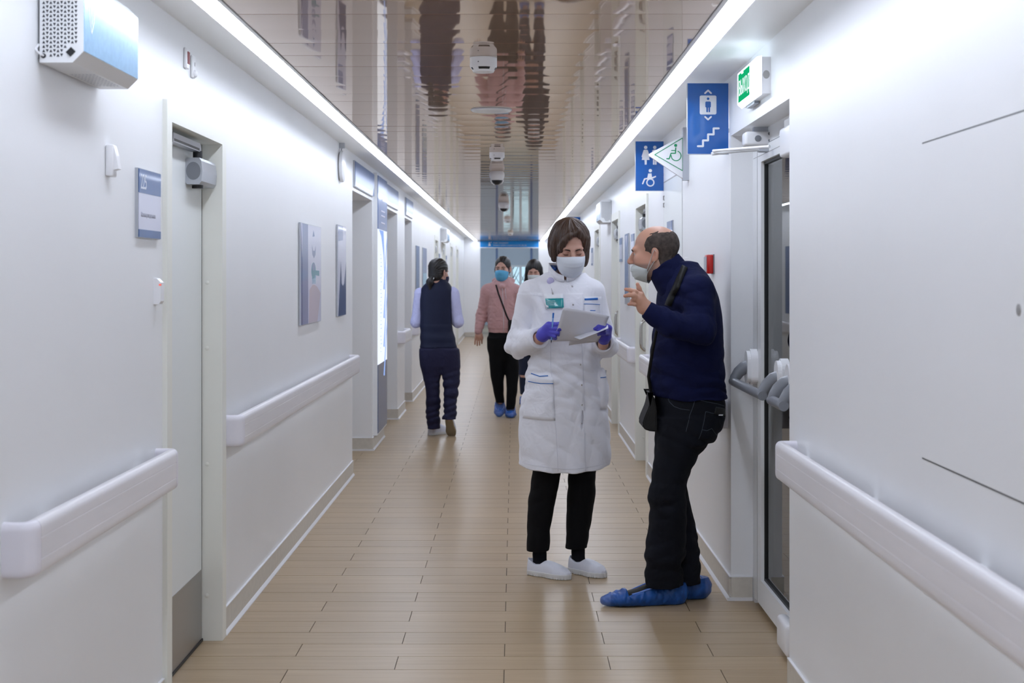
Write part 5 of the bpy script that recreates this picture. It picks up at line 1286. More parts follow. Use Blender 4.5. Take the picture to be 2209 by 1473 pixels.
    # papers and pen
    def sheet(c4, bow, label, n=12):
        TL, TR, BR, BL = [np.array(c) for c in c4]; V = []; F = []
        nr = np.cross(TR-TL, BL-TL); nr /= np.linalg.norm(nr)
        for k in (0, .0005):
            for i in range(n+1):
                for j in range(n+1):
                    a, b = i/n, j/n; p = (TL*(1-a)+TR*a)*(1-b)+(BL*(1-a)+BR*a)*b; V.append(p+nr*(bow[0]*4*a*(1-a)+bow[1]*4*b*(1-b)+bow[2]*a*a*b+k))
        id_ = lambda t, i, j: t*(n+1)**2+i*(n+1)+j
        for i in range(n):
            for j in range(n): F += [(id_(0, i, j), id_(0, i, j+1), id_(0, i+1, j+1), id_(0, i+1, j)), (id_(1, i, j), id_(1, i+1, j), id_(1, i+1, j+1), id_(1, i, j+1))]
        for i in range(n): F += [(id_(0, i, 0), id_(0, i+1, 0), id_(1, i+1, 0), id_(1, i, 0)), (id_(0, i, n), id_(1, i, n), id_(1, i+1, n), id_(0, i+1, n)), (id_(0, 0, i), id_(1, 0, i), id_(1, 0, i+1), id_(0, 0, i+1)), (id_(0, n, i), id_(0, n, i+1), id_(1, n, i+1), id_(1, n, i))]
        x = Msh().put(np.array(V), F).build('paper_sheet', 'paper', tuple(np.mean([TL, TR, BR, BL], 0))); return tag(x, label, 'paper', 'papers in the hands of the nurse')
    sheet([P(1215, 663, -.355), P(1314, 682, -.335), P(1290, 737, -.235), P(1193, 737, -.25)], (.006, -.012, 0), 'large white sheet of paper tilted between the gloved hands')
    sheet([P(1234, 700, -.272), P(1308, 690, -.268), P(1288, 738, -.205), P(1227, 745, -.21)], (.003, -.004, 0), 'second sheet lying behind the large one, its lower corner showing')
    sheet([P(1238, 727, -.275), P(1311, 701, -.285), P(1312, 708, -.345), P(1251, 732, -.345)], (.001, .001, 0), 'bright folded paper strip under the fingers of the right hand glove')
    a, b = P(1193.8, 675, -.292), P(1189, 740, -.262); m = MB(); c = (a+b)/2
    m.tube([Vector(a-c), Vector((b-a)*.9+a-c)], .0036, 10); x = m.build('pen', 'pen_blue', None, smooth=True); x.location = c; tag(x, 'slim blue pen held upright in the glove beside the papers', 'pen')
    m = MB(); m.tube([Vector((b-a)*.9+a-c), Vector(b-c)], [.0034, .0008], 10); y = m.build('tip', 'black', None, smooth=True); y.parent = x
    m = MB(); m.tube([Vector(a-c), Vector((b-a)*.16+a-c)], .0042, 10); y = m.build('cap', 'piping', None, smooth=True); y.parent = x
nurse()

# ================================================================ the man in profile
def man():
    Y0 = 6.47; P = PX(Y0); RW = rowsf(Y0); base = np.array([P(1450, 1300)[0], Y0, 0.])
    lab = 'person with a bald crown, navy jumper and dark jeans leaning forward with one hand raised'
    yaw = math.radians(-90-17); hf = Frame(P(1412, 548.5, -.02), yaw, .02, 0, 1.0)
    hv = head_vol(lids=.25, masc=1., neck=(-.115, -.15)); V, F = hv.mesh(); V = smoothV(V, F, 1); Hd = (hf(V), F, skin_cols(V, SK['ruddy'], .85))
    nk = hf(np.array([[0, -.115, -.15]]))[0]
    S1, E1, W1 = P(1503, 628, -.17), P(1512, 711, -.25), P(1396, 669, -.29)
    S2, E2, W2 = P(1494, 632, .16), P(1512, 735, .18), P(1480, 815, .17)
    ch, hp = P(1485, 680), P(1490, 880)
    NK, NA, FK, FA = P(1440, 1065, -.07), P(1430, 1255, -.05), P(1450, 1075, .07), P(1487, 1250, .05)
    tr = trunk([(nk, ch, .06, .13), (ch, hp, .12, .09), (ch+[0, -.06, .06], S1, .06, .05), (ch+[0, .06, .06], S2, .06, .05), (S1, E1, .048, .04), (E1, W1, .04, .027), (S2, E2, .048, .04), (E2, W2, .04, .028), (W2, W2+[-.02, 0, -.1], .028, .03), (hp+[-.01, -.07, 0], NK, .065, .042), (NK, NA, .04, .03), (hp+[-.01, .07, 0], FK, .065, .04), (FK, FA, .036, .028)])
    # gesturing left hand, back towards the camera
    dz = -.29
    A = lambda x, y, d=0.: P(x, y, dz+d)
    v = Vol(A(1335, 705)-.07, A(1415, 600)+.07, .0022)
    for p in ((1383, 637, -.012), (1381, 645, -.016), (1380.5, 652, -.012), (1381, 658, -.002)): v.add(seg(A(1396, 664, .0), A(*p), .0185, .0125), .018)
    v.add(seg(A(1412, 676), A(1394, 665), .0255, .0245), .02); v.add(ell(A(1385, 664, .006), (.020, .018, .022)), .02); v.add(seg(A(1393, 657, .015), A(1386, 642, .022), .016, .013), .015)
    fg = [([(1383, 636, -.012), (1370, 628.5, -.018), (1360, 625.5, -.012), (1349.8, 623.8, -.004)], (.0098, .0092, .0082, .0074)),
          ([(1381, 645, -.016), (1366.5, 636.5, -.03), (1357.5, 636, -.022), (1348.2, 638.2, -.012)], (.0102, .0096, .0084, .0075)),
          ([(1380, 652, -.012), (1368, 644.5, -.022), (1364, 648.5, .0), (1368, 653, .014)], (.0096, .009, .008, .007)),
          ([(1380, 658.5, -.002), (1369, 656, -.012), (1361.5, 655, -.004), (1356, 656.2, .002)], (.0088, .0078, .0070, .0062)),
          ([(1389, 650, .018), (1383.5, 634, .026), (1378.5, 622, .024), (1375.3, 613, .02)], (.0125, .0105, .0095, .0078))]
    for L, r in fg: chain(v, [A(*p) for p in L], r, .007)
    for x, y, d in ((1383, 636, -.018), (1381, 645, -.022), (1380, 652, -.018)): v.add(ell(A(x, y, d), (.010, .009, .010)), .008)
    for a, b in (((1395, 661, -.022), (1384, 640, -.02)), ((1396, 664, -.022), (1383, 647, -.022))): v.add(seg(A(*a), A(*b), .0026, .0022), .008)
    V, F = v.mesh(); V = smoothV(V, F, 1); hcol = np.tile(SK['ruddy'], (len(V), 1))
    for L, r in fg:
        t = A(*L[-1]); w = np.exp(-(np.linalg.norm(V-t, axis=1)/.013)**2)[:, None]; hcol = hcol*(1-w*np.array([-.04, .10, .12]))
    o = person(lab, base, [Hd, (*tr, SK['ruddy']), (V, F, hcol)])
    eyes(hf, base, o); brows(hf, base, o, .0042)
    # short hair on the sides and back only
    v = Vol((-.1, -.125, -.12), (.1, .09, .14), .0024)
    v.add(ell((0, -.0125, .042), (.0748, .0998, .0835))); v.add(ell((0, -.045, -.045), (.058, .048, .056)), .03)
    nz = noise(3, .004, 240, False); nb = noise(9, .007, 60, False)
    nf = noise(13, .008, 330, False); nbb = lambda X, Y, Z: nb(X, Y, Z)*.7+nf(X, Y, Z)
    v.clip(lambda X, Y, Z: (((np.abs(Y+f32(.062))/.090)**2.8+(np.abs(Z-f32(.020))/(.080-np.abs(X)*.08))**2.8)**(1/2.8)-1)*.08+nbb(X, Y, Z))
    v.clip(lambda X, Y, Z: -Z+np.where(Y > -.04, f32(-.022)+np.clip(-.02-Y, 0, .02)*-1.5, f32(-.070))+0*X+nbb(X, Y, Z))
    v.clip(lambda X, Y, Z: .0026-np.sqrt((np.abs(X)-.079)**2+((Y+.016)*.9)**2+((Z+.006)*.6)**2)+.019)
    v.disp(lambda X, Y, Z: nz(X, Y, Z)*.35); vol_obj(v, 'hair', 'hair_grey', base, o, 0, hf)
    mask_obj(hf, base, o, 'mask_grey', dz=-.036, dy=-.010, top=-.006, bot=-.092, w=.0745, ear=(.0835, -.016, .020), tilt=.02, deep=.84, back=.042)
    # jumper
    v = Vol(P(1370, 890, -.36)-.04, P(1590, 535, .33)+.02, .0045)
    T = RW([(572, 1447, 1500, 0, .085), (590, 1436, 1522, 0, .125), (610, 1424, 1536, 0, .165), (640, 1418, 1548, 0, .19), (680, 1416, 1556, 0, .195), (720, 1410, 1559, 0, .19), (770, 1404, 1560, 0, .18), (810, 1401, 1561, 0, .175), (832, 1402, 1563, 0, .172), (848, 1406, 1566, 0, .17), (868, 1420, 1564, 0, .166)])
    v.add(loft(T, 2.2))
    v.add(seg(P(1478, 604, -.06), S1, .075, .075), .05); v.add(seg(P(1478, 604, .06), S2, .075, .075), .05)
    v.add(seg(S1, E1, .074, .057), .014); v.add(seg(E1, P(1450, 700, -.28), .058, .051), .025); v.add(seg(P(1450, 700, -.28), W1+np.array([-.006, 0, .002]), .051, .034), .025)
    v.add(seg(S2, E2, .072, .056), .03); v.add(seg(E2, W2, .056, .04), .025)
    d = (W1-P(1450, 700, -.28)); d /= np.linalg.norm(d); v.clip(lambda X, Y, Z: np.where(np.sqrt((X-f32(W1[0]))**2+(Y-f32(W1[1]))**2+(Z-f32(W1[2]))**2) < .08, (X-f32(W1[0]))*f32(d[0])+(Y-f32(W1[1]))*f32(d[1])+(Z-f32(W1[2]))*f32(d[2])-f32(.004), f32(-1)))
    for c, r, s_, am, dr in ((E1, .13, 41, .008, [(1, 0, -.5), (.8, .3, .3), (1, .2, .1)]), (P(1475, 660, -.22), .11, 42, .010, [(.3, .2, 1), (.55, 0, .9), (.1, .1, 1)]), (P(1420, 800, -.1), .18, 43, .011, [(.6, .1, 1), (.4, .2, 1), (.5, 0, .8)]), (P(1520, 840, -.1), .16, 44, .011, [(.1, .2, 1), (-.2, .1, 1)]), (P(1430, 690, -.29), .08, 45, .009, [(1, 0, .5), (.9, .2, .2)])):
        nr, wn = near(c, r), noise(s_, am, 42, dirs=dr); v.disp(lambda X, Y, Z, a=nr, b=wn: a(X, Y, Z)*b(X, Y, Z))
    v.disp(noise(46, .004, 17))
    zx = P(1480, 858)[2]; x0 = P(1405, 0)[0]; v.clip(lambda X, Y, Z: f32(zx)+.012*np.exp(-((X-f32(x0))/.05)**2)+.004*np.sin(X*40)-Z)
    v.cut(ell(P(1430, 572, -.04), (.062, .066, .055)), .01)
    sw, SV, SF = vol_obj(v, 'jumper', 'sweater', base, o, 1)
    # high turned collar
    a_, b_ = P(1456, 606, -.045), P(1431.5, 568, -.04); v = Vol(np.minimum(a_, b_)-.14, np.maximum(a_, b_)+.14, .004)
    ax = (b_-a_)/np.linalg.norm(b_-a_)
    def cyl(r0, r1, e0, e1):
        def f(X, Y, Z):
            x, y, z = X-f32(a_[0]), Y-f32(a_[1]), Z-f32(a_[2]); t = x*f32(ax[0])+y*f32(ax[1])+z*f32(ax[2]); L = np.linalg.norm(b_-a_)
            rr = np.sqrt(np.maximum((x-t*f32(ax[0]))**2+((y-t*f32(ax[1]))*1.08)**2+(z-t*f32(ax[2]))**2, 0)); return np.maximum(rr-(r0+(r1-r0)*np.clip(t/L, 0, 1)), np.maximum(t-L-e1, -t-e0))*.9
        return f, np.minimum(a_, b_)-.13, np.maximum(a_, b_)+.13
    v.add(cyl(.093, .0765, .025, 0), 0, .01); v.disp(noise(50, .0026, 45, dirs=[(.8, .1, 1), (.7, .3, .9)])); v.cut(cyl(.07, .066, -.03, .03), .006)
    vol_obj(v, 'collar', 'sweater', base, sw, 1)
    pr = Proj(SV, SF, base)
    # bag on a cross-body strap
    bg_ = P(1404, 880, -.06); x = empty('shoulder_bag', tuple(bg_)); tag(x, 'flat black shoulder bag hanging at the hip of the man in jeans', 'bag')
    bb = [(1401, 846), (1408, 852), (1413, 880), (1414, 924), (1412, 927.5), (1394, 925.5), (1384.5, 920), (1382, 911), (1385, 900), (1396, 874), (1402, 846)]
    m = MB(); m.prism([tuple((P(*p, -.06)-bg_)[[0, 2]]) for p in bb], lambda p, q, s: (p, s, q), -.08, .12)
    b = bmesh.new(); me = bpy.data.meshes.new('t'); me.from_pydata(m.v, [], m.f); b.from_mesh(me); bmesh.ops.bevel(b, geom=b.edges[:], offset=.006, segments=3, affect='EDGES'); m = MB().bm(b); y = m.build('pouch', 'black_leather', None, smooth=True); y.parent = x
    y = pr.line([P(1470, 574), P(1456, 600), P(1444, 628), P(1436, 648), P(1433, 658)], .024, 'strap', 'black_leather', x, .010, .005, 8); y.location = Vector(base)-Vector(bg_)
    m = MB(); m.tube([Vector(P(1432, 660, -.17)-bg_), Vector(P(1421, 690, -.17)-bg_), Vector(P(1407, 760, -.13)-bg_), Vector(P(1399, 812, -.08)-bg_), Vector(P(1404, 845, -.06)-bg_)], .007, 8); y = m.build('strap', 'black_leather', None, smooth=True); y.parent = x
    # jeans
    v = Vol(P(1370, 1285, -.22)-.03, P(1580, 830, .22)+.02, .0045)
    v.add(loft(RW([(846, 1414, 1556, 0, .150), (870, 1414, 1564, 0, .166), (900, 1415, 1561, 0, .168), (925, 1415, 1552, 0, .166), (950, 1414, 1536, 0, .16)]), 2.5))
    nl = [(900, 1415, 1558, -.085, .085), (935, 1415, 1546, -.085, .086), (960, 1413, 1519, -.085, .086), (985, 1412, 1503, -.082, .085), (1010, 1410, 1490, -.08, .083), (1040, 1405, 1479, -.078, .08), (1062, 1398, 1477, -.077, .078), (1085, 1402, 1479, -.075, .076), (1100, 1404, 1481, -.073, .075), (1150, 1398, 1480, -.065, .073), (1198, 1391, 1474, -.058, .072), (1222, 1398, 1470, -.055, .07), (1240, 1390, 1470, -.052, .07), (1262, 1396, 1474, -.05, .07)]
    fl_ = [(900, 1420, 1556, .085, .085), (935, 1420, 1540, .085, .086), (970, 1420, 1512, .085, .085), (1010, 1422, 1490, .08, .083), (1045, 1424, 1479, .076, .08), (1070, 1426, 1484, .072, .076), (1110, 1432, 1495, .068, .072), (1150, 1436, 1503, .062, .07), (1200, 1442, 1508, .055, .068), (1256, 1450, 1511, .05, .066)]
    v.add(loft(RW(nl), 2.1, .012), .02); v.add(loft(RW(fl_), 2.1, .012), .02)
    for c, r, s_, am, dr in ((P(1440, 1075, -.07), .12, 61, .008, [(.1, .2, 1), (.35, .1, 1), (-.3, .1, 1)]), (P(1490, 960, -.05), .13, 62, .012, [(.8, .1, 1), (.6, .2, 1)]), (P(1430, 1225, -.05), .13, 63, .010, [(.2, .3, 1), (-.4, .2, 1), (0, .5, 1)]), (P(1490, 1200, .05), .15, 64, .007, [(.2, .3, 1), (-.4, .2, 1)])):
        nr, wn = near(c, r), noise(s_, am, 40, dirs=dr); v.disp(lambda X, Y, Z, a=nr, b=wn: a(X, Y, Z)*b(X, Y, Z))
    v.disp(noise(65, .004, 24))
    je, JV, JF = vol_obj(v, 'jeans', 'denim', base, o, 1)
    pj = Proj(JV, JF, base); sl = lambda L, w=.0022: pj.line([P(*p) for p in L], w, 'stitching', 'stitch', je, .0006, .0012, 6)
    sl([(1435, 854), (1437, 861), (1446, 870), (1460, 875), (1478, 877)]); sl([(1490, 854), (1485, 870), (1478, 888), (1470, 922)]); sl([(1491, 854), (1515, 860), (1538, 865), (1560, 873)])
    sl([(1512, 880), (1530, 885), (1548, 892), (1561, 897)]); sl([(1512, 880), (1508, 900), (1503, 920), (1497, 938)]); sl([(1504, 918), (1515, 920), (1525, 916), (1532, 925), (1540, 934)])
    pj.quad([P(1535, 872), P(1561, 878), P(1559, 893), P(1530, 886)], 'phone_case', 'black_leather', je, .006, .006, 6, 4)
    sl([(1531, 886), (1535, 872), (1561, 878)], .003)
    pj.quad([P(1541, 887.3), P(1552, 888.5), P(1551.5, 891.2), P(1540.5, 890)], 'white_tag', 'signwhite', je, .0072, .001, 4, 2)
    # shoes inside blue covers
    def fl(xp_, Y): return np.array([(xp_-CX)/FPX*Y, Y, 0.])
    for (xa, Ya, xb, Yb, nm) in ((1470, 6.46, 1318, 6.40, 0), (1522, 6.565, 1400, 6.54, 1)):
        a, b = fl(xa, Ya), fl(xb, Yb); d = b-a; L = np.linalg.norm(d); Tf = foot(a, math.atan2(d[1], d[0]))
        s = shoe(Tf, base, o, L, .046, 'black_leather', 'black', .022, 'lace')
        if nm == 0:
            for i in range(3):
                m = MB(); x0 = .125+.022*i; zt = .084-.012*i; m.tube([Vector(p)-Vector(base) for p in Tf(np.array([(x0, -.024, zt-.012), (x0+.004, 0, zt+.003), (x0+.01, .024, zt-.012)]))], .0026, 6); q = m.build('lace', 'greytext', None); q.parent = s
        shoecover(Tf, base, o, L, .058, .1 if nm == 0 else .085, 70+nm, .004, .036)
man()

# ================================================================ people farther down the corridor
def arm_hand(v, w, d, r=.011, side=1):             # relaxed five-finger hand hanging from wrist w along d
    d = np.array(d)/np.linalg.norm(d); u = np.cross(d, [0, 1, 0]); u /= np.linalg.norm(u); n = np.cross(u, d); r = r*.92
    v.add(seg(w, w+d*.05, .024, .029, 1.25), .02)
    for i, L in enumerate((.036, .041, .039, .031)):
        a = (i-1.5); b = w+d*(.078-.004*abs(a))+u*a*.0195; c1 = b+d*L+n*(.004+.003*i)+u*a*.003; c2 = c1+d*L*.72+n*(.012+.003*i)+u*a*.001
        v.add(seg(w+d*.03+u*a*.012, b, .013, r), .012); v.add(seg(b, c1, r, r*.9), .004); v.add(seg(c1, c2, r*.9, r*.72), .003)
    t = w+d*.032-u*.030*side; v.add(seg(w+d*.008, t, .014, .0115), .012); v.add(seg(t, t+d*.03-u*.010*side+n*.008, .0108, .0095), .005); v.add(seg(t+d*.03-u*.010*side+n*.008, t+d*.055-u*.010*side+n*.014, .0095, .0075), .004)
def vest_woman():
    Y0 = 13.16; P = PX(Y0); RW = rowsf(Y0); base = np.array([P(944, 940)[0], Y0, 0.])
    hf = Frame(P(946, 588), math.radians(180-32), .12, 0, .98)
    hv = head_vol(.004, 1.); V, F = hv.mesh(); Hd = (hf(V), F, skin_cols(V, SK['fair']))
    nk = hf(np.array([[0, -.04, -.2]]))[0]; ch, hp = P(941, 660), P(946, 765)
    S1, E1, W1 = P(907, 634), P(898, 694, .01), P(912, 692, .2); S2, E2, W2 = P(977, 632), P(988, 694, .01), P(975, 690, .2)
    LK, LA, RK, RA = P(933, 845), P(935, 921, .02), P(970, 835, -.03), P(969, 902, -.10)
    tr = trunk([(nk, ch, .05, .1), (ch, hp, .085, .075), (ch, S1, .06, .045), (ch, S2, .06, .045), (S1, E1, .042, .036), (E1, W1, .034, .026), (S2, E2, .042, .036), (E2, W2, .034, .026), (hp+[-.04, 0, 0], LK, .055, .036), (LK, LA, .034, .028), (hp+[.04, 0, 0], RK, .055, .036), (RK, RA, .034, .028)], .012)
    hv = Vol(W1-.16, W2+.16, .005); arm_hand(hv, W1, (.3, .9, .15), .010); arm_hand(hv, W2, (-.3, .9, .15), .010, -1); HV, HF = hv.mesh()
    o = person('person in a navy vest seen from behind walking away on the left side', base, [Hd, (*tr, SK['fair']), (HV, HF, SK['fair'])])
    v = Vol((-.1, -.16, -.19), (.1, .1, .15), .004); v.add(ell((0, -.014, .044), (.083, .107, .09))); v.add(ell((0, -.05, -.03), (.068, .056, .066)), .03); v.cut(ell((0, .13, -.03), (.075, .1, .10)), .01)
    for s in (-1, 1): v.cut(ell((s*.08, .035, -.03), (.03, .045, .05)), .01)
    v.disp(lambda X, Y, Z: .0015*np.sin(np.arctan2(X, Z+.03)*30+Y*20)); vol_obj(v, 'hair', 'hair_dark', base, o, 1, hf)
    v = Vol((-.06, -.2, -.2), (.06, -.04, -.02), .004); v.add(seg((-.0, -.098, -.06), (-.005, -.12, -.10), .024, .032)); v.add(seg((-.005, -.12, -.10), (-.008, -.105, -.165), .03, .012), .02); vol_obj(v, 'ponytail', 'hair_dark', base, o, 1, hf)
    m = MB(); t = np.linspace(0, 2*PI, 15)[:-1]; m.tube([Vector(p)-Vector(base) for p in hf(np.array([(.024*math.cos(a), -.104+.012*math.sin(a), -.068+.020*math.sin(a)) for a in t]))], .004, 6, True); q = m.build('hair_tie', 'white', None); q.parent = o
    mask_obj(hf, base, o, 'mask_navy', top=-.012, bot=-.126)
    # sleeves
    for S_, E_, W_ in ((S1, E1, W1), (S2, E2, W2)):
        A = np.array([S_, E_, W_]); v = Vol(A.min(0)-.1, A.max(0)+.1, .006); v.add(seg(S_, E_, .056, .047)); v.add(seg(E_, W_, .047, .036), .03); wn = noise(7, .005, 45); v.disp(wn); vol_obj(v, 'sleeve', 'shirt', base, o, 1)
    v = Vol(P(890, 790, -.2)-.03, P(1000, 590, .2)+.03, .006)
    v.add(loft(RW([(603, 929, 960, 0, .065), (612, 917, 970, 0, .09), (624, 907, 977, 0, .11), (645, 905, 975, 0, .12), (680, 907, 974, 0, .12), (705, 907, 975, 0, .12), (730, 907, 982, 0, .128), (749, 906.5, 986, 0, .132)]), 2.4)); v.disp(lambda X, Y, Z: f32(.0022)*np.sin(Z*62)*(Z < 1.0)); v.disp(noise(15, .003, 18)); ve, VV, VF = vol_obj(v, 'vest', 'vest', base, o, 1)
    v = Vol(P(925, 622, -.1)-.02, P(968, 590, .12)+.02, .005); v.add(loft(RW([(600, 929, 959, -.005, .066), (606, 927, 961, 0, .072), (616, 924, 964, 0, .08)]), 2.0)); vol_obj(v, 'collar', 'vest', base, ve, 1)
    m = MB(); cc = P(944, 601, 0)-base; m.tube([Vector(cc)+Vector((.058*math.cos(a), .062*math.sin(a), .004)) for a in np.linspace(0, 2*PI, 25)[:-1]], .008, 6, True); q = m.build('shirt_collar', 'shirt', None, smooth=True); q.parent = o
    # trousers
    v = Vol(P(890, 945, -.3)-.03, P(1005, 740, .2)+.02, .006)
    v.add(loft(RW([(741, 910, 982, 0, .120), (765, 907, 989, 0, .130), (790, 910, 989, 0, .112), (815, 925, 975, 0, .05)]), 2.4))
    v.add(loft(RW([(755, 907, 952, 0, .12), (785, 909, 951, 0, .1), (815, 914, 951, 0, .09), (845, 919, 950, .0, .08), (880, 919, 949, .01, .072), (905, 920, 948, .015, .07), (924, 922, 950, .02, .072)]), 2.1), .05)
    v.add(loft(RW([(755, 944, 989, 0, .12), (785, 948, 990, 0, .1), (815, 954, 992, -.01, .09), (845, 958, 988, -.035, .08), (880, 958, 984, -.075, .072), (904, 955, 984, -.105, .075)]), 2.1), .05); v.cut(ell(P(952, 835, -.02), (.018, .14, .13)), .012)
    for c in (P(975, 835, -.05), P(935, 905, 0), P(968, 890, -.1)): nr, wn = near(c, .15), noise(19, .009, 38, dirs=[(.2, .1, 1), (-.3, .2, 1)]); v.disp(lambda X, Y, Z, a=nr, b=wn: a(X, Y, Z)*b(X, Y, Z))
    vol_obj(v, 'trousers', 'navy_trousers', base, o, 1)
    def fl(xp_, Y): return np.array([(xp_-CX)/FPX*Y, Y, 0.])
    shoe(foot(fl(925, 13.20), math.radians(50)), base, o, .25, .045, 'shoe_white', 'sole_white', .024, 'lace')
    a = P(972, 897, -.10); shoe(foot(np.array([a[0]-.02, a[1]-.03, .175]), math.radians(80), math.radians(-52)), base, o, .245, .045, 'shoe_white', 'sole_tan', .022, 'lace')
vest_woman()

def pink_woman():
    Y0 = 14.95; P = PX(Y0); RW = rowsf(Y0); base = np.array([P(1092, 898)[0], Y0, 0.])
    hf = Frame(P(1084.5, 580), -.24, .03, 0, 1.0)
    hv = head_vol(.004, .35); V, F = hv.mesh(); Hd = (hf(V), F, skin_cols(V, SK['fair']))
    nk = hf(np.array([[0, -.04, -.2]]))[0]; ch, hp = P(1081, 655), P(1082, 740)
    S1, E1, W1 = P(1052, 628), P(1039, 680, .03), P(1032, 714, -.03); S2, E2, W2 = P(1112, 628), P(1121, 680, .03), P(1124, 714, -.03)
    LK, LA, RK, RA = P(1072, 810, .02), P(1079, 868, .06), P(1104, 808, -.03), P(1101, 875, -.05)
    tr = trunk([(nk, ch, .05, .11), (ch, hp, .09, .08), (ch, S1, .06, .05), (ch, S2, .06, .05), (S1, E1, .045, .038), (E1, W1, .036, .027), (S2, E2, .045, .038), (E2, W2, .036, .027), (hp+[-.04, 0, 0], LK, .055, .036), (LK, LA, .034, .028), (hp+[.04, 0, 0], RK, .055, .036), (RK, RA, .034, .028)], .012)
    h = Vol(W1-.2, W1+.12, .0036); arm_hand(h, W1, (.0, -.08, -1), .0105, -1); h2 = Vol(W2-.2, W2+.12, .006); arm_hand(h2, W2, (-.05, -.1, -1), .0105, 1)
    hb = [(*h.mesh(), SK['ruddy']), (*h2.mesh(), SK['ruddy'])]
    o = person('person in a dusty pink hoodie and blue mask walking towards the camera', base, [Hd, (*tr, SK['fair'])]+hb)
    eyes(hf, base, o); brows(hf, base, o, .003)
    v = Vol((-.11, -.16, -.14), (.13, .1, .15), .004); v.add(ell((0, -.014, .045), (.080, .104, .088))); v.add(ell((0, -.055, -.02), (.07, .055, .06)), .03); v.add(ell((.068, -.075, -.012), (.04, .042, .062)), .02); v.cut(ell((0, .115, -.02), (.066, .085, .098)), .012)
    for s in (-1, 1): v.cut(ell((s*.085, .0, -.035), (.02, .04, .05)), .01)
    v.disp(lambda X, Y, Z: .0014*np.sin(np.arctan2(X, Z+.03)*28+Y*20)); vol_obj(v, 'hair', 'hair_dark', base, o, 1, hf)
    mask_obj(hf, base, o, 'mask_blue', top=-.008, bot=-.128)
    v = Vol(P(1015, 735, -.25)-.02, P(1140, 600, .25)+.03, .006)
    v.add(loft(RW([(604, 1074, 1096, .01, .075), (612, 1062, 1104, .01, .10), (630, 1052, 1112, 0, .125), (655, 1054, 1110, 0, .14), (680, 1053, 1110, 0, .14), (700, 1052, 1111, 0, .142), (710, 1053, 1110, 0, .14), (718, 1054, 1109, 0, .134)]), 2.35))
    for S_, E_, W_ in ((S1, E1, W1), (S2, E2, W2)):
        v.add(seg(P(1083, 614, .01), S_, .06, .064), .05); v.add(seg(S_, E_, .066, .054), .03); v.add(seg(E_, W_, .054, .042), .03); d = (W_-E_)/np.linalg.norm(W_-E_); v.add(seg(W_-d*.03, W_+d*.008, .040, .038), .004)
        nr, wn = near(E_, .16), noise(23, .006, 60, dirs=[(.2, .1, 1), (-.3, .2, 1), (.5, 0, 1)]); v.disp(lambda X, Y, Z, a=nr, b=wn: a(X, Y, Z)*b(X, Y, Z))
    v.add(seg(P(1072, 610, -.03), P(1083, 619, -.11), .028, .022), .02); v.add(seg(P(1094, 608, -.03), P(1084, 619, -.11), .028, .022), .02); v.add(ell(P(1086, 606, .08), (.12, .06, .05)), .03)
    v.disp(noise(27, .004, 18)); zr = P(0, 708)[2]; v.disp(lambda X, Y, Z: np.where(Z < zr, f32(.004), f32(0))+0*X+0*Y); v.clip(lambda X, Y, Z: f32(P(0, 718)[2])-Z+np.where(np.abs(X-f32(base[0])+.03) > .17, f32(-9), f32(0))+0*Y)
    ho, HV, HF = vol_obj(v, 'hoodie', 'hoodie', base, o, 1); pr = Proj(HV, HF, base)
    pr.line([P(1084, 622), P(1086, 660), P(1087, 716)], .006, 'zip', 'peach', ho, .002, .002, 6)
    pr.line([P(1090, 622), P(1092, 645)], .005, 'drawstring', 'peach', ho, .004, .003, 6)
    v = Vol(P(1035, 900, -.25)-.02, P(1135, 705, .25)+.03, .006)
    v.add(loft(RW([(710, 1055, 1108, 0, .125), (730, 1053, 1113, 0, .135), (752, 1054, 1116, 0, .118), (772, 1066, 1104, 0, .05)]), 2.4)); v.add(loft(RW([(730, 1053, 1090, .0, .125), (755, 1053, 1088, .0, .11), (780, 1056, 1088, .01, .095), (810, 1058, 1087, .02, .08), (835, 1063, 1086, .03, .07), (868, 1070, 1088, .055, .055)]), 2.1), .04); v.add(loft(RW([(730, 1083, 1114, 0, .125), (755, 1086, 1118, 0, .11), (780, 1089, 1119, -.01, .095), (810, 1092, 1119, -.02, .08), (840, 1093, 1116, -.03, .068), (882, 1092, 1110, -.045, .055)]), 2.1), .04); v.disp(noise(29, .003, 25)); vol_obj(v, 'trousers', 'black_cloth', base, o, 1)
    def fl(xp_, Y): return np.array([(xp_-CX)/FPX*Y, Y, 0.])
    shoecover(foot(np.array([*fl(1100, 15.02)[:2], 0.]), math.radians(-87)), base, o, .22, .056, .09, 81, .006, .02)
    shoecover(foot(np.array([*fl(1079, 15.10)[:2], .06]), math.radians(-92), math.radians(-14)), base, o, .22, .054, .09, 82, .006, .02)
    x = empty('crossbody_bag', tuple(P(1106, 706, -.13))); tag(x, 'black bag on a thin strap carried by the woman in pink', 'bag'); bl = Vector(P(1106, 706, -.13))
    y = pr.line([P(1070, 614), P(1076, 634), P(1084, 655), P(1093, 680), P(1098, 690)], .016, 'strap', 'black_leather', x, .004, .003, 8); y.location = Vector(base)-bl
    q = MB().rbox(-.045, .05, -.03, .03, -.07, .075, .015, 3).build('pouch', 'black_leather', None, smooth=True); q.parent = x
pink_woman()

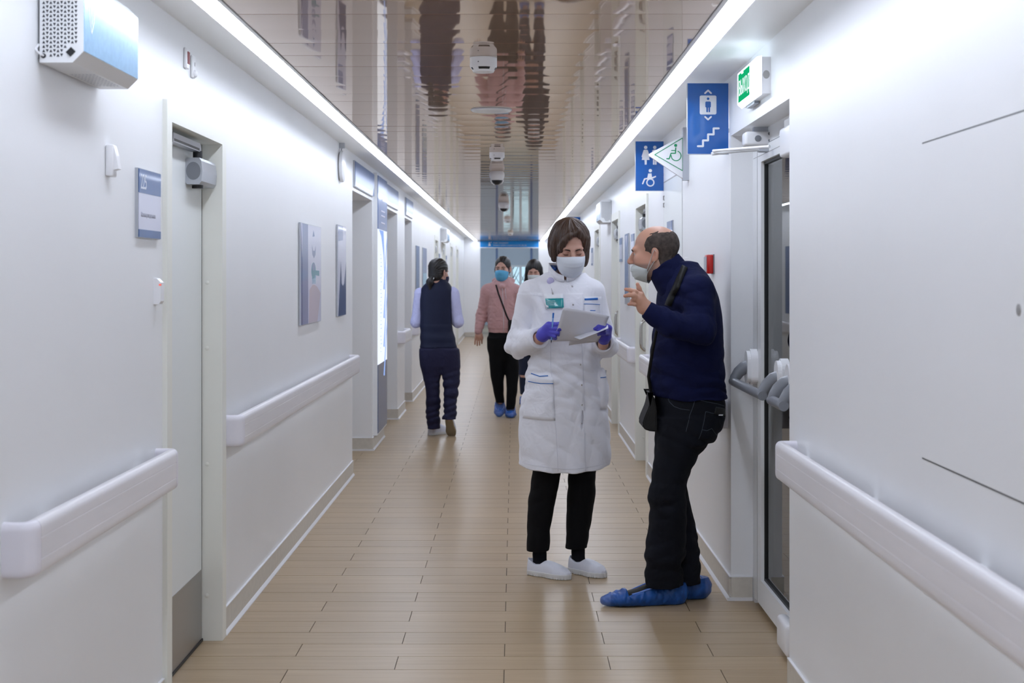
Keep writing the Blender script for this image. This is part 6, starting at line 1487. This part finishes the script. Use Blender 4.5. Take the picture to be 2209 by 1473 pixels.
def dark_woman():
    Y0 = 16.25; P = PX(Y0); RW = rowsf(Y0); base = np.array([P(1146, 876)[0], Y0, 0.])
    hf = Frame(P(1152, 585), -.1, .30, 0, 1.0)
    hv = head_vol(.0045, 1.); V, F = hv.mesh(); Hd = (hf(V), F, skin_cols(V, SK['fair']))
    nk = hf(np.array([[0, -.04, -.2]]))[0]; ch, hp = P(1148, 660), P(1146, 735)
    S1, E1, W1 = P(1124, 630), P(1121, 680, .02), P(1136, 705, -.15); S2, E2, W2 = P(1172, 630), P(1176, 680, .02), P(1160, 705, -.15)
    LK, LA, RK, RA = P(1132, 815), P(1133, 862), P(1162, 815), P(1163, 862)
    tr = trunk([(nk, ch, .05, .1), (ch, hp, .085, .075), (ch, S1, .06, .045), (ch, S2, .06, .045), (S1, E1, .042, .036), (E1, W1, .034, .026), (S2, E2, .042, .036), (E2, W2, .034, .026), (hp+[-.04, 0, 0], LK, .055, .036), (LK, LA, .034, .028), (hp+[.04, 0, 0], RK, .055, .036), (RK, RA, .034, .028)], .012)
    h = Vol(np.minimum(W1, W2)-.16, np.maximum(W1, W2)+.16, .006); arm_hand(h, W1, (.4, -.8, .1), .0105); arm_hand(h, W2, (-.4, -.8, .1), .0105, -1)
    o = person('person with long dark hair and mask, mostly hidden behind the nurse', base, [Hd, (*tr, SK['fair']), (*h.mesh(), SK['fair'])])
    brows(hf, base, o, .003)
    v = Vol((-.12, -.16, -.3), (.12, .11, .15), .0045); v.add(ell((0, -.014, .045), (.084, .106, .088)))
    for s in (-1, 1): v.add(seg((s*.068, .0, .03), (s*.082, .02, -.14), .028, .034), .03); v.add(seg((s*.082, .02, -.14), (s*.085, .05, -.26), .034, .022), .02)
    v.add(ell((0, -.06, -.08), (.08, .05, .15)), .03); v.cut(ell((0, .125, -.035), (.055, .09, .105)), .01); v.cut(ell((0, .03, -.17), (.05, .06, .12)), .01)
    v.disp(lambda X, Y, Z: .0015*np.sin(np.arctan2(X, Y+.03)*30+Z*6)); vol_obj(v, 'hair', 'hair_dark', base, o, 1, hf)
    mask_obj(hf, base, o, 'mask_grey', top=-.008, bot=-.128)
    v = Vol(P(1100, 760, -.25)-.02, P(1200, 600, .2)+.03, .007); v.add(loft(RW([(606, 1139, 1162, .01, .07), (618, 1126, 1172, 0, .1), (650, 1124, 1174, 0, .12), (700, 1126, 1171, 0, .115), (740, 1122, 1172, 0, .125)]), 2.35))
    for S_, E_, W_ in ((S1, E1, W1), (S2, E2, W2)): v.add(seg(S_, E_, .056, .047), .03); v.add(seg(E_, W_, .047, .036), .03)
    v.disp(noise(33, .004, 20)); vol_obj(v, 'jacket', 'dark_top', base, o, 1)
    v = Vol(P(1100, 880, -.2)-.02, P(1200, 720, .2)+.03, .006); v.add(loft(RW([(730, 1123, 1172, 0, .12), (760, 1119, 1176, 0, .13)]), 2.4)); v.add(loft(RW([(750, 1119, 1147, 0, .1), (790, 1119, 1144, 0, .085), (815, 1120, 1142, 0, .075), (850, 1122, 1143, 0, .06)]), 2.1), .02); v.add(loft(RW([(750, 1149, 1176, 0, .1), (790, 1151, 1176, 0, .085), (815, 1152, 1174, 0, .075), (850, 1153, 1173, 0, .06)]), 2.1), .02); v.disp(noise(35, .004, 30))
    je, JV, JF = vol_obj(v, 'jeans', 'jeans_blue', base, o, 1); pj = Proj(JV, JF, base)
    pj.quad([P(1121, 808), P(1137, 809), P(1136, 814), P(1123, 813)], 'knee_rip', mat('bare_knee', SK['fair'], .5, bump=.1), je, .002, .002, 6, 3)
    for x in (1131, 1163): shoecover(foot(np.array([(x-CX)/FPX*(Y0+.1), Y0+.1, 0.]), math.radians(-90)), base, o, .22, .054, .09, 90+x, .006, .02)
dark_woman()
